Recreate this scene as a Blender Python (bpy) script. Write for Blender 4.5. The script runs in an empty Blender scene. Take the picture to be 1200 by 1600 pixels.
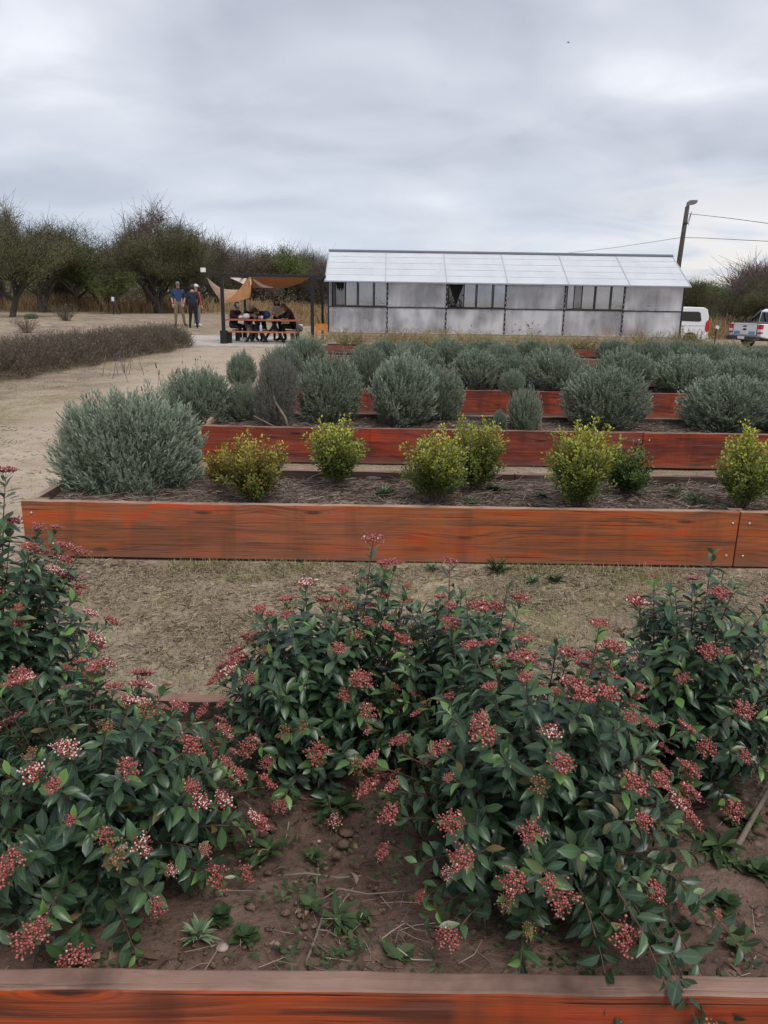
import bpy, bmesh, math, random
import numpy as np
from mathutils import Vector, Matrix

# ------------------------------------------------------------------ camera
SC = bpy.context.scene
COL = SC.collection
TH, PHI, H, FPX = math.radians(15.7), math.radians(0.9), 1.55, 1200.0
_F = Vector((0, math.cos(TH), -math.sin(TH))); _U = Vector((0, math.sin(TH), math.cos(TH))); _R = Vector((1, 0, 0))
CR = _R * math.cos(PHI) + _U * math.sin(PHI)
CU = -_R * math.sin(PHI) + _U * math.cos(PHI)
cam_d = bpy.data.cameras.new('camera'); cam = bpy.data.objects.new('camera', cam_d); COL.objects.link(cam)
M = Matrix((CR, CU, -_F)).transposed().to_4x4(); M.translation = (0, 0, H); cam.matrix_world = M
cam_d.sensor_fit = 'VERTICAL'; cam_d.sensor_height = 24; cam_d.lens = 24 * FPX / 1600
cam_d.clip_end = 3000; cam_d.clip_start = 0.05
SC.camera = cam

def ray(px, py): return (CR * (px - 600) + CU * (800 - py) + _F * FPX).normalized()
def at(px, py, z=0.0):
    d = ray(px, py); t = (z - H) / d.z; return Vector((d.x * t, d.y * t, z))
def aty(px, py, Y):
    d = ray(px, py); t = Y / d.y; return Vector((d.x * t, Y, H + d.z * t))

# ------------------------------------------------------------------ light and sky
SUN_EL, SUN_AZ = math.radians(58), math.radians(150)      # azimuth clockwise from +Y
sun_d = bpy.data.lights.new('sun', 'SUN'); sun_d.energy = 1.5; sun_d.angle = math.radians(28); sun_d.color = (1.0, .96, .9)
sun = bpy.data.objects.new('sun', sun_d); COL.objects.link(sun)
sdir = Vector((math.sin(SUN_AZ) * math.cos(SUN_EL), math.cos(SUN_AZ) * math.cos(SUN_EL), math.sin(SUN_EL)))
sun.rotation_euler = sdir.to_track_quat('Z', 'Y').to_euler()
SC.view_settings.view_transform = 'Standard'; SC.view_settings.look = 'None'
SC.view_settings.exposure = 0.28; SC.view_settings.gamma = 1.0

W = bpy.data.worlds.new("World"); SC.world = W; W.use_nodes = True
wn, wl = W.node_tree.nodes, W.node_tree.links
wn.clear()
def wnode(t, **k):
    n = wn.new(t)
    for a, b in k.items(): setattr(n, a, b)
    return n
sky = wnode('ShaderNodeTexSky', sky_type='NISHITA', sun_disc=False, sun_elevation=SUN_EL, sun_rotation=SUN_AZ)
bg1 = wnode('ShaderNodeBackground'); bg1.inputs[1].default_value = 0.1; wl.new(sky.outputs[0], bg1.inputs[0])
tc = wnode('ShaderNodeTexCoord'); sp = wnode('ShaderNodeSeparateXYZ'); wl.new(tc.outputs['Generated'], sp.inputs[0])
def wmath(op, a, b=None, clamp=False):
    n = wnode('ShaderNodeMath', operation=op, use_clamp=clamp)
    for i, v in enumerate((a, b)):
        if v is None: continue
        if isinstance(v, (int, float)): n.inputs[i].default_value = v
        else: wl.new(v, n.inputs[i])
    return n.outputs[0]
zz = wmath('ADD', wmath('MAXIMUM', sp.outputs[2], 0.0), 0.24)
cx = wmath('DIVIDE', sp.outputs[0], zz); cy = wmath('DIVIDE', sp.outputs[1], zz)
cmb = wnode('ShaderNodeCombineXYZ'); wl.new(cx, cmb.inputs[0]); wl.new(cy, cmb.inputs[1])
def wnoise(scale, detail, rough, dist, loc):
    mp = wnode('ShaderNodeMapping'); mp.inputs['Location'].default_value = loc; mp.inputs['Scale'].default_value = (0.8, 1, 1)
    mp.inputs['Rotation'].default_value = (0, 0, .25)
    wl.new(cmb.outputs[0], mp.inputs[0])
    n = wnode('ShaderNodeTexNoise'); wl.new(mp.outputs[0], n.inputs['Vector'])
    n.inputs['Scale'].default_value = scale; n.inputs['Detail'].default_value = detail
    n.inputs['Roughness'].default_value = rough; n.inputs['Distortion'].default_value = dist
    return n.outputs['Fac']
n1 = wnoise(0.95, 3, .45, .35, (5.5, 8.2, 0)); n2 = wnoise(2.6, 5, .5, .4, (7.3, 1.1, 0))
nm = wmath('ADD', wmath('MULTIPLY', n1, .7), wmath('MULTIPLY', n2, .3))
rp = wnode('ShaderNodeValToRGB'); wl.new(nm, rp.inputs[0])
e = rp.color_ramp.elements
e[0].position = .37; e[0].color = (.36, .39, .465, 1)
e[1].position = .63; e[1].color = (.78, .80, .86, 1)
x = e.new(.47); x.color = (.50, .525, .60, 1)
x = e.new(.56); x.color = (.62, .645, .71, 1)
# towards the horizon: bluer bands on one side, warm bright streaks on the other
hz = wmath('SUBTRACT', 1.0, wmath('MULTIPLY', wmath('ABSOLUTE', sp.outputs[2]), 5.5), True)
rt = wmath('ADD', wmath('MULTIPLY', sp.outputs[0], 2.2), .1, True)
st = wnoise(2.4, 4, .55, .6, (1.7, 3.3, 0))
warm = wmath('MULTIPLY', wmath('MULTIPLY', hz, rt), wmath('MULTIPLY', wmath('SUBTRACT', st, .40), 6.0, True), True)
mx1 = wnode('ShaderNodeMix', data_type='RGBA'); wl.new(wmath('MULTIPLY', hz, .6), mx1.inputs[0]); wl.new(rp.outputs[0], mx1.inputs[6]); mx1.inputs[7].default_value = (.50, .58, .71, 1)
mx2 = wnode('ShaderNodeMix', data_type='RGBA'); wl.new(warm, mx2.inputs[0]); wl.new(mx1.outputs[2], mx2.inputs[6]); mx2.inputs[7].default_value = (.84, .79, .74, 1)
bg2 = wnode('ShaderNodeBackground'); wl.new(mx2.outputs[2], bg2.inputs[0]); bg2.inputs[1].default_value = 1.0
ms = wnode('ShaderNodeMixShader'); ms.inputs[0].default_value = .93; wl.new(bg1.outputs[0], ms.inputs[1]); wl.new(bg2.outputs[0], ms.inputs[2])
wo = wnode('ShaderNodeOutputWorld'); wl.new(ms.outputs[0], wo.inputs[0])

# ------------------------------------------------------------------ materials
class NT:
    def __init__(s, name):
        s.m = bpy.data.materials.new(name); s.m.use_nodes = True; s.t = s.m.node_tree; s.n = s.t.nodes; s.l = s.t.links
        s.p = s.n['Principled BSDF']; s.out = s.n['Material Output']
    def new(s, t, **k):
        n = s.n.new(t)
        for a, b in k.items(): setattr(n, a, b)
        return n
    def set(s, sock, v):
        if hasattr(v, 'is_output') or isinstance(v, bpy.types.NodeSocket): s.l.new(v, sock)
        else: sock.default_value = v
    def math(s, op, a, b=0.0, clamp=False):
        n = s.new('ShaderNodeMath', operation=op, use_clamp=clamp); s.set(n.inputs[0], a); s.set(n.inputs[1], b); return n.outputs[0]
    def coord(s, kind='Object', scale=(1, 1, 1), loc=(0, 0, 0), rot=(0, 0, 0), rnd=False):
        c = s.new('ShaderNodeTexCoord'); v = c.outputs[kind]
        if rnd:
            oi = s.new('ShaderNodeObjectInfo'); mu = s.math('MULTIPLY', oi.outputs['Random'], 37.0)
            va = s.new('ShaderNodeVectorMath', operation='ADD'); s.l.new(v, va.inputs[0]); s.l.new(mu, va.inputs[1]); v = va.outputs[0]
        mp = s.new('ShaderNodeMapping'); s.l.new(v, mp.inputs[0]); mp.inputs['Scale'].default_value = scale
        mp.inputs['Location'].default_value = loc; mp.inputs['Rotation'].default_value = rot
        return mp.outputs[0]
    def noise(s, vec, scale, detail=4, rough=.5, dist=0.0):
        n = s.new('ShaderNodeTexNoise'); s.l.new(vec, n.inputs['Vector'])
        n.inputs['Scale'].default_value = scale; n.inputs['Detail'].default_value = detail
        n.inputs['Roughness'].default_value = rough; n.inputs['Distortion'].default_value = dist
        return n.outputs['Fac']
    def ramp(s, fac, stops):
        r = s.new('ShaderNodeValToRGB'); s.l.new(fac, r.inputs[0]); el = r.color_ramp.elements
        while len(el) > 1: el.remove(el[0])
        el[0].position = stops[0][0]; el[0].color = (*stops[0][1], 1)
        for p, c in stops[1:]:
            q = el.new(p); q.color = (*c, 1)
        return r.outputs[0]
    def f(s, fac, a, b):     # map range clamp
        n = s.new('ShaderNodeMapRange'); s.l.new(fac, n.inputs[0]); n.inputs[1].default_value = a; n.inputs[2].default_value = b; return n.outputs[0]
    def mix(s, fac, a, b, mode='MIX'):
        n = s.new('ShaderNodeMix', data_type='RGBA', blend_type=mode); s.set(n.inputs[0], fac)
        s.set(n.inputs[6], (*a, 1) if isinstance(a, tuple) else a); s.set(n.inputs[7], (*b, 1) if isinstance(b, tuple) else b)
        return n.outputs[2]
    def attr(s, name='rnd'):
        return s.new('ShaderNodeAttribute', attribute_name=name).outputs['Fac']
    def col(s, c): s.set(s.p.inputs['Base Color'], (*c, 1) if isinstance(c, tuple) else c)
    def rough(s, r, spec=None):
        s.set(s.p.inputs['Roughness'], r)
        if spec is not None: s.p.inputs['Specular IOR Level'].default_value = spec
    def bump(s, h, strength=.3, dist=.01):
        b = s.new('ShaderNodeBump'); b.inputs['Strength'].default_value = strength; b.inputs['Distance'].default_value = dist
        s.l.new(h, b.inputs['Height']); s.l.new(b.outputs[0], s.p.inputs['Normal'])

MATS = {}
def plain(name, c, rough=.6, metal=0.0, vary=.12, scale=6.0, spec=.5):
    if name in MATS: return MATS[name]
    t = NT(name); v = t.coord('Object'); n = t.noise(v, scale, 4, .6)
    lo = tuple(x * (1 - vary) for x in c); hi = tuple(min(1, x * (1 + vary)) for x in c)
    t.col(t.ramp(n, [(.3, lo), (.7, hi)])); t.rough(rough, spec); t.p.inputs['Metallic'].default_value = metal
    MATS[name] = t.m; return t.m

def leafmat(name, stops, rough=.5, spec=.5, trans=.0, tint=.15, young=None, rib=None, under=None):
    t = NT(name); a = t.attr('rnd'); c = t.ramp(a, stops)
    if young: c = t.mix(t.attr('age'), c, young)
    if rib: c = t.mix(t.math('MULTIPLY', t.f(t.attr('rib'), .80, .97), .55), c, rib)
    if under: c = t.mix(t.math('MULTIPLY', t.new('ShaderNodeNewGeometry').outputs['Backfacing'], .7), c, under)
    oi = t.new('ShaderNodeObjectInfo')
    hs = t.new('ShaderNodeHueSaturation'); hs.inputs['Fac'].default_value = 1
    t.l.new(t.math('ADD', t.math('MULTIPLY', oi.outputs['Random'], tint * 2), 1 - tint), hs.inputs['Value'])
    t.l.new(c, hs.inputs['Color']); t.col(hs.outputs[0]); t.rough(rough, spec)
    if trans:
        tr = t.new('ShaderNodeBsdfTranslucent'); t.l.new(hs.outputs[0], tr.inputs[0])
        mxs = t.new('ShaderNodeMixShader'); mxs.inputs[0].default_value = trans
        t.l.new(t.p.outputs[0], mxs.inputs[1]); t.l.new(tr.outputs[0], mxs.inputs[2]); t.l.new(mxs.outputs[0], t.out.inputs[0])
    MATS[name] = t.m; return t.m

def woodmat(name, orange, red, dark, brown, wear, wash=.55):
    """stained pine board: grain along X, knots, worn dark streaks; weathered on the cut top edge"""
    t = NT(name)
    v = t.coord('Object', (1, 1, 1), rnd=True)
    vg = t.coord('Object', (1.1, 7, 13), rnd=True)
    knot = t.new('ShaderNodeTexVoronoi', voronoi_dimensions='2D'); kc = t.coord('Object', (.85, 1, 3.6), rot=(math.radians(90), 0, 0), rnd=True); t.l.new(kc, knot.inputs['Vector']); knot.inputs['Scale'].default_value = 1.15
    kd = knot.outputs['Distance']
    warp = t.math('MULTIPLY', t.math('SUBTRACT', 1.0, t.f(kd, 0.0, .35)), .6)
    wv = t.new('ShaderNodeVectorMath', operation='ADD'); t.l.new(vg, wv.inputs[0])
    wc = t.new('ShaderNodeCombineXYZ'); t.l.new(warp, wc.inputs[2]); t.l.new(wc.outputs[0], wv.inputs[1])
    g1 = t.noise(wv.outputs[0], 1.0, 5, .62, 1.2)
    wg = t.coord('Object', (2.0, 40, 95), rnd=True)
    wv2 = t.new('ShaderNodeVectorMath', operation='ADD'); t.l.new(wg, wv2.inputs[0]); wc2 = t.new('ShaderNodeCombineXYZ'); t.l.new(t.math('MULTIPLY', warp, 6.0), wc2.inputs[2]); t.l.new(wc2.outputs[0], wv2.inputs[1])
    g2 = t.noise(wv2.outputs[0], 1.0, 4, .7, .4)
    patch = t.noise(t.coord('Object', (1.3, 1, 3.5), rnd=True), 1.0, 3, .55, .4)
    c = t.ramp(g1, [(.24, dark), (.36, brown), (.50, orange), (.62, red), (.75, orange)])
    pale = tuple(min(1, .55 * x + .13) for x in orange)
    big_ = t.noise(t.coord('Object', (.75, 1, 1.2), loc=(3, 1, 7), rnd=True), 1.0, 4, .6, .5)
    c = t.mix(t.math('MULTIPLY', t.f(big_, .50, .62), wash), c, pale)
    c = t.mix(t.math('MULTIPLY', t.f(t.noise(t.coord('Object', (1.7, 1, 5), loc=(9, 1, 2), rnd=True), 1.0, 3, .5, .8), .57, .66), .8), c, tuple(min(1, x * k_) for x, k_ in zip(red, (1.25, .85, .8))))
    c = t.mix(t.math('MULTIPLY', t.f(patch, .50, .64), .8), c, brown)
    c = t.mix(t.math('MULTIPLY', t.f(g2, .50, .66), .55), c, dark)
    c = t.mix(t.math('MULTIPLY', t.math('SUBTRACT', 1.0, t.f(g2, .34, .48)), .30), c, pale)
    # vertical swipes of fresh stain
    vs = t.noise(t.coord('Object', (5.0, .2, .5), rnd=True), 1.0, 2, .4)
    c = t.mix(t.math('MULTIPLY', t.f(vs, .62, .70), .55), c, orange)
    c = t.mix(t.math('MULTIPLY', t.math('SUBTRACT', 1.0, t.f(t.math('ADD', kd, t.math('MULTIPLY', t.math('SUBTRACT', g1, .5), .08)), .02, .06)), .9), c, dark)
    ring = t.math('MULTIPLY', t.math('SINE', t.math('MULTIPLY', kd, 150.0)), t.math('SUBTRACT', 1.0, t.f(kd, .06, .20)))
    c = t.mix(t.math('MULTIPLY', t.f(ring, .2, .9), .5), c, brown)
    vd = t.noise(t.coord('Object', (3.1, .2, .35), loc=(5, 0, 3), rnd=True), 1.0, 4, .6)
    c = t.mix(t.math('MULTIPLY', t.f(vd, .56, .66), .55), c, tuple(.5 * (x + y_) for x, y_ in zip(dark, brown)))
    crk = t.noise(t.coord('Object', (1.4, 60, 120), loc=(1, 4, 8), rnd=True), 1.0, 2, .5)
    c = t.mix(t.math('MULTIPLY', t.f(crk, .66, .69), .8), c, dark)
    # weathered on top
    geo = t.new('ShaderNodeNewGeometry'); sx = t.new('ShaderNodeSeparateXYZ'); t.l.new(geo.outputs['Normal'], sx.inputs[0])
    top = t.f(sx.outputs[2], .45, .9)
    wn_ = t.noise(v, 3.0, 5, .6)
    wcol = t.ramp(wn_, [(.35, tuple(x * .35 for x in wear)), (.5, wear), (.68, tuple(min(1, x * 1.35) for x in wear))])
    wcol = t.mix(t.math('MULTIPLY', t.f(g2, .5, .75), .4), wcol, tuple(x * .4 for x in wear))
    c = t.mix(top, c, wcol)
    # dusty foot
    so = t.new('ShaderNodeSeparateXYZ'); t.l.new(t.new('ShaderNodeTexCoord').outputs['Object'], so.inputs[0])
    foot = t.math('MULTIPLY', t.math('SUBTRACT', 1.0, t.f(t.math('ADD', so.outputs[2], t.math('MULTIPLY', wn_, .06)), .02, .10)), .55)
    c = t.mix(foot, c, (.24, .15, .11))
    t.col(c); t.rough(t.math('ADD', t.math('MULTIPLY', g2, .2), .5), .25)
    t.bump(t.math('SUBTRACT', g2, t.math('MULTIPLY', t.f(crk, .64, .69), .8)), .5, .004)
    MATS[name] = t.m; return t.m

# ------------------------------------------------------------------ mesh builders
def link(o, parent=None):
    COL.objects.link(o)
    if parent is not None: o.parent = parent
    return o
def tag(o, label=None, cat=None, group=None, kind=None):
    if label: o['label'] = label
    if cat: o['category'] = cat
    if group: o['group'] = group
    if kind: o['kind'] = kind
    return o
def empty(name, loc, rz=0.0, label=None, cat=None, group=None, s=1.0):
    o = bpy.data.objects.new(name, None); link(o); o.location = loc; o.rotation_euler = (0, 0, rz); o.scale = (s, s, s); o.empty_display_size = .1
    return tag(o, label, cat, group)
def copy_tree(o, parent=None):
    c = o.copy(); link(c)
    if parent is not None: c.parent = parent
    for ch in list(o.children): copy_tree(ch, c)
    return c
def arrmesh(name, V, F, mats, midx=None, attrs=None, smooth=False):
    V = np.asarray(V, dtype=np.float32).reshape(-1, 3); F = np.asarray(F, dtype=np.int32); k = F.shape[1]
    me = bpy.data.meshes.new(name); me.vertices.add(len(V)); me.vertices.foreach_set('co', V.ravel())
    me.loops.add(F.size); me.loops.foreach_set('vertex_index', F.ravel())
    me.polygons.add(len(F)); me.polygons.foreach_set('loop_start', np.arange(0, F.size, k, dtype=np.int32))
    me.polygons.foreach_set('loop_total', np.full(len(F), k, dtype=np.int32))
    if midx is not None: me.polygons.foreach_set('material_index', np.asarray(midx, dtype=np.int32))
    if smooth: me.polygons.foreach_set('use_smooth', np.ones(len(F), dtype=bool))
    for a, arr in (attrs or {}).items():
        at_ = me.attributes.new(a, 'FLOAT', 'POINT'); at_.data.foreach_set('value', np.asarray(arr, dtype=np.float32))
    for m in (mats if isinstance(mats, (list, tuple)) else [mats]): me.materials.append(m)
    me.update(calc_edges=True); me.validate(); return me
def arrobj(name, V, F, mats, parent=None, **k):
    return link(bpy.data.objects.new(name, arrmesh(name, V, F, mats, **k)), parent)

class MB:
    def __init__(s): s.bm = bmesh.new(); s.mi = 0
    def _m(s, fs):
        for f in fs: f.material_index = s.mi
    def box(s, c, d, rot=None, bevel=0.0):
        r = bmesh.ops.create_cube(s.bm, size=1.0); vs = r['verts']
        m = Matrix.Translation(c) @ (rot.to_4x4() if rot else Matrix()) @ Matrix.Diagonal((*d, 1))
        bmesh.ops.transform(s.bm, matrix=m, verts=vs)
        fs = {f for v in vs for f in v.link_faces}; s._m(fs)
        if bevel:
            es = {e for v in vs for e in v.link_edges}
            r = bmesh.ops.bevel(s.bm, geom=list(es), offset=bevel, segments=2, affect='EDGES', profile=.5)
            s._m(r['faces'])
        return vs
    def bar(s, a, b, w, d=None, bevel=0.0):
        a, b = Vector(a), Vector(b); d = d or w; q = (b - a).to_track_quat('Z', 'Y').to_matrix()
        return s.box((a + b) / 2, (w, d, (b - a).length), q, bevel)
    def tube(s, pts, rad, n=8, cap=True):
        pts = [Vector(p) for p in pts]; rad = rad if isinstance(rad, (list, tuple)) else [rad] * len(pts)
        rings = []; up = Vector((0.13, .31, .94))
        for i, p in enumerate(pts):
            d = (pts[min(i + 1, len(pts) - 1)] - pts[max(i - 1, 0)]).normalized()
            x = d.cross(up); x = x.normalized() if x.length > .05 else d.orthogonal().normalized(); y = x.cross(d).normalized(); up = y if i else up
            if i == 0: up = y
            rings.append([s.bm.verts.new(p + (x * math.cos(a) + y * math.sin(a)) * rad[i]) for a in [2 * math.pi * k / n for k in range(n)]])
        for r0, r1 in zip(rings, rings[1:]):
            for k in range(n):
                f = s.bm.faces.new((r0[k], r0[(k + 1) % n], r1[(k + 1) % n], r1[k])); f.material_index = s.mi; f.smooth = True
        if cap:
            for r in (rings[0][::-1], rings[-1]):
                f = s.bm.faces.new(r); f.material_index = s.mi
    def ball(s, c, r, seg=10, rings=7, rot=None):
        r3 = r if isinstance(r, (list, tuple)) else (r, r, r)
        q = bmesh.ops.create_uvsphere(s.bm, u_segments=seg, v_segments=rings, radius=1.0); vs = q['verts']
        bmesh.ops.transform(s.bm, matrix=Matrix.Translation(c) @ (rot.to_4x4() if rot else Matrix()) @ Matrix.Diagonal((*r3, 1)), verts=vs)
        for f in {f for v in vs for f in v.link_faces}: f.material_index = s.mi; f.smooth = True
        return vs
    def prism(s, pts, axis, h, bevel=0.0, c=(0, 0, 0)):
        """pts: 2-D outline; axis 'x','y','z' = extrusion axis, extruded from -h/2 to h/2"""
        def mk(p, q):
            return {'x': Vector((q, p[0], p[1])), 'y': Vector((p[0], q, p[1])), 'z': Vector((p[0], p[1], q))}[axis] + Vector(c)
        a = [s.bm.verts.new(mk(p, -h / 2)) for p in pts]; b = [s.bm.verts.new(mk(p, h / 2)) for p in pts]
        fs = [s.bm.faces.new(a[::-1]), s.bm.faces.new(b)]; n = len(pts)
        for i in range(n): fs.append(s.bm.faces.new((a[i], a[(i + 1) % n], b[(i + 1) % n], b[i])))
        s._m(fs); bmesh.ops.recalc_face_normals(s.bm, faces=fs)
        if bevel:
            r = bmesh.ops.bevel(s.bm, geom=list({e for f in fs for e in f.edges}), offset=bevel, segments=3, affect='EDGES', profile=.6)
            s._m(r['faces'])
            for f in r['faces']: f.smooth = True
        return fs
    def quad(s, *p):
        f = s.bm.faces.new([s.bm.verts.new(q) for q in p]); f.material_index = s.mi; return f
    def build(s, name, mats, parent=None, smooth=False, loc=None):
        me = bpy.data.meshes.new(name); s.bm.to_mesh(me); s.bm.free()
        for m in (mats if isinstance(mats, (list, tuple)) else [mats]): me.materials.append(m)
        if smooth:
            for p in me.polygons: p.use_smooth = True
        o = link(bpy.data.objects.new(name, me), parent)
        if loc is not None: o.location = loc
        return o

def unit(a): return a / np.maximum(np.linalg.norm(a, axis=-1, keepdims=True), 1e-9)
def scatter(tV, tF, pos, d, up, sc, rnd=None, age=None, wid=None):
    """stamp a template (length along +X, width along Y, normal +Z) at many places"""
    pos, d, up = np.asarray(pos, float), unit(np.asarray(d, float)), np.asarray(up, float)
    y = unit(np.cross(up, d)); z = np.cross(d, y); n = len(pos); sc = np.broadcast_to(np.asarray(sc, float), (n,))
    w = sc if wid is None else np.broadcast_to(np.asarray(wid, float), (n,))
    V = pos[:, None, :] + tV[None, :, 0:1] * (d * sc[:, None])[:, None, :] + tV[None, :, 1:2] * (y * w[:, None])[:, None, :] + tV[None, :, 2:3] * (z * sc[:, None])[:, None, :]
    F = tF[None] + (np.arange(n) * len(tV))[:, None, None]
    at_ = {}
    if rnd is not None: at_['rnd'] = np.repeat(rnd, len(tV))
    if age is not None: at_['age'] = np.repeat(age, len(tV))
    return V.reshape(-1, 3), F.reshape(-1, tF.shape[1]), at_
def join(parts):
    Vs, Fs, A, off = [], [], {}, 0
    for V, F, a in parts:
        Vs.append(V); Fs.append(F + off); off += len(V)
        for k, v in a.items(): A.setdefault(k, []).append(v)
    return np.concatenate(Vs), np.concatenate(Fs), {k: np.concatenate(v) for k, v in A.items()}

def ribbons(P0, P1, w, rng, rnd=None, bend=0.0):
    """thin 3-sided straws from P0 to P1 (n,3), one bend in the middle"""
    n = len(P0); d = unit(P1 - P0); a = unit(np.cross(d, rng.normal(size=(n, 3)))); b = np.cross(d, a)
    mid = (P0 + P1) / 2 + a * (np.linalg.norm(P1 - P0, axis=1, keepdims=True) * bend * rng.normal(size=(n, 1)))
    w = np.broadcast_to(np.asarray(w, float), (n,))[:, None]
    R = [];
    for c, k in ((P0, 1.0), (mid, .9), (P1, .55)):
        for j in range(3):
            an = 2 * math.pi * j / 3; R.append(c + (a * math.cos(an) + b * math.sin(an)) * w * k)
    V = np.stack(R, 1)
    F = []
    for s in (0, 3):
        for j in range(3): F.append([s + j, s + (j + 1) % 3, s + 3 + (j + 1) % 3, s + 3 + j])
    F = np.array(F)[None] + (np.arange(n) * 9)[:, None, None]
    return V.reshape(-1, 3), F.reshape(-1, 4), {'rnd': np.repeat(rng.random(n) if rnd is None else rnd, 9)}

# leaf templates
def leaf_template(rows=5, fold=.16, curl=.18, shape=(.10, .72, 1.0, .72, .02)):
    V, F = [], []
    for i in range(rows):
        t = i / (rows - 1); w = shape[i] * .5; z = -curl * t * t
        V += [(t, -w, z + fold * w), (t, 0, z), (t, w, z + fold * w)]
    for i in range(rows - 1):
        a = i * 3; F += [(a, a + 3, a + 4, a + 1), (a + 1, a + 4, a + 5, a + 2)]
    return np.array(V, float), np.array(F)
LEAF = leaf_template()
LEAF2 = leaf_template(fold=.34, curl=.38, shape=(.10, .80, 1.0, .66, .02)); LEAF3 = leaf_template(fold=.05, curl=-.06, shape=(.08, .62, .95, .80, .04))
DIAMOND = (np.array([(0, 0, 0), (.45, -.5, .03), (1, 0, -.05), (.45, .5, .03)], float), np.array([(0, 1, 2, 3)]))
OVAL = (np.array([(0, 0, 0), (.3, -.45, .06), (.75, -.4, .05), (1, 0, 0), (.75, .4, .05), (.3, .45, .06)], float), np.array([(0, 1, 2, 3), (0, 3, 4, 5)]))
# ------------------------------------------------------------------ terrain
def ss(a, b, x):
    t = np.clip((x - a) / (b - a), 0, 1); return t * t * (3 - 2 * t)
def terrain(x, y):
    x, y = np.asarray(x, float), np.asarray(y, float)
    z = -.6 * ss(19, 36, y) * ss(2, 13, x) + .36 * ss(26, 38, y) * ss(-4, -9, x)
    near = np.clip((y - 2) / 10, .25, 1)
    z = z + near * (.012 * np.sin(x * 2.1 + 1.3 * np.sin(y * 1.7)) + .010 * np.sin(y * 2.9 + x * 1.1) + .006 * np.sin(x * 6.3 + y * 4.1))
    z = z + ss(45, 140, y) * 1.2 * (1 + np.sin(x * .03)) * .5
    # low bank by the tree in the far clearing
    z = z + .14 * np.exp(-(((x + 15) / 3.0) ** 2 + ((y - 33) / 2.0) ** 2))
    z = z + .07 * np.exp(-((y - 8.5 - (-x - 5.0) * -1.6) / 1.2) ** 2) * ss(-3, -5, x) * ss(22, 18, y) * 0
    return z - .012
def tz(x, y): return float(terrain(x, y))
def axis(knots):
    out = []
    for (a, b, s) in knots: out += list(np.arange(a, b, s))
    return np.array(out + [knots[-1][1]])
gx = axis([(-900, -100, 80), (-100, -30, 6), (-30, -8, 1), (-8, 8, .16), (8, 30, 1), (30, 100, 6), (100, 900, 80)])
gy = axis([(-300, -20, 40), (-20, 0, 2), (0, 12, .16), (12, 50, .6), (50, 100, 5), (100, 1500, 100)])
X, Y = np.meshgrid(gx, gy); Z = terrain(X, Y)
nx, ny = len(gx), len(gy); idx = np.arange(nx * ny).reshape(ny, nx)
F = np.stack([idx[:-1, :-1], idx[:-1, 1:], idx[1:, 1:], idx[1:, :-1]], -1).reshape(-1, 4)
def ground_mat(name, edge=False):
    t = NT(name)
    v = t.coord('Object'); big = t.noise(v, .35, 3, .55, .5); med = t.noise(v, 2.2, 5, .6, .3)
    str_ = t.noise(v, 13, 6, .7, .8); fine = t.noise(v, 60, 4, .7); finer = t.noise(v, 190, 3, .7)
    dirt = t.ramp(med, [(.32, (.20, .14, .11)), (.5, (.31, .23, .185)), (.68, (.42, .325, .27))])
    straw = t.ramp(str_, [(.30, (.19, .15, .085)), (.48, (.35, .285, .175)), (.66, (.50, .425, .28))])
    mask = t.f(t.math('ADD', t.math('MULTIPLY', big, .45), t.math('MULTIPLY', str_, .55)), .45, .58)
    c = t.mix(mask, dirt, straw)
    green = t.math('MULTIPLY', t.f(t.noise(v, 1.1, 4, .6, .3), .56, .70), .4)
    c = t.mix(green, c, (.17, .19, .065))
    wear_ = t.noise(v, .9, 5, .65, 1.0); c = t.mix(t.math('MULTIPLY', t.f(wear_, .50, .60), .45), c, (.20, .15, .115))
    c = t.mix(t.math('MULTIPLY', t.math('SUBTRACT', 1.0, t.f(wear_, .36, .44)), .5), c, (.50, .41, .33))
    c = t.mix(t.math('MULTIPLY', t.f(fine, .48, .66), .6), c, (.11, .078, .055))
    c = t.mix(t.math('MULTIPLY', t.f(finer, .55, .8), .5), c, (.55, .45, .33))
    if edge:
        p = t.ramp(med, [(.3, (.37, .285, .22)), (.5, (.47, .375, .295)), (.7, (.55, .455, .37))])
        p = t.mix(t.math('MULTIPLY', t.f(t.noise(t.coord('Object', (.8, 1.6, 1)), 5, 5, .65, .5), .50, .62), .75), p, (.37, .31, .18))
        p = t.mix(t.math('MULTIPLY', t.f(fine, .52, .72), .45), p, (.17, .125, .10))
        m = t.f(t.math('ADD', t.attr('edge'), t.math('MULTIPLY', t.math('ADD', t.math('SUBTRACT', str_, .5), t.math('SUBTRACT', med, .5)), 1.5)), .30, .85)
        c = t.mix(m, p, c)
    t.col(c); t.rough(.95, .1); t.bump(t.math('ADD', fine, t.math('MULTIPLY', str_, 1.5)), .6, .012)
    return t
t = ground_mat('ground_dirt_and_dry_grass')
GROUND = t.m
o = arrobj('ground', np.stack([X, Y, Z], -1), F, GROUND, smooth=True); tag(o, kind='structure')

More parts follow.
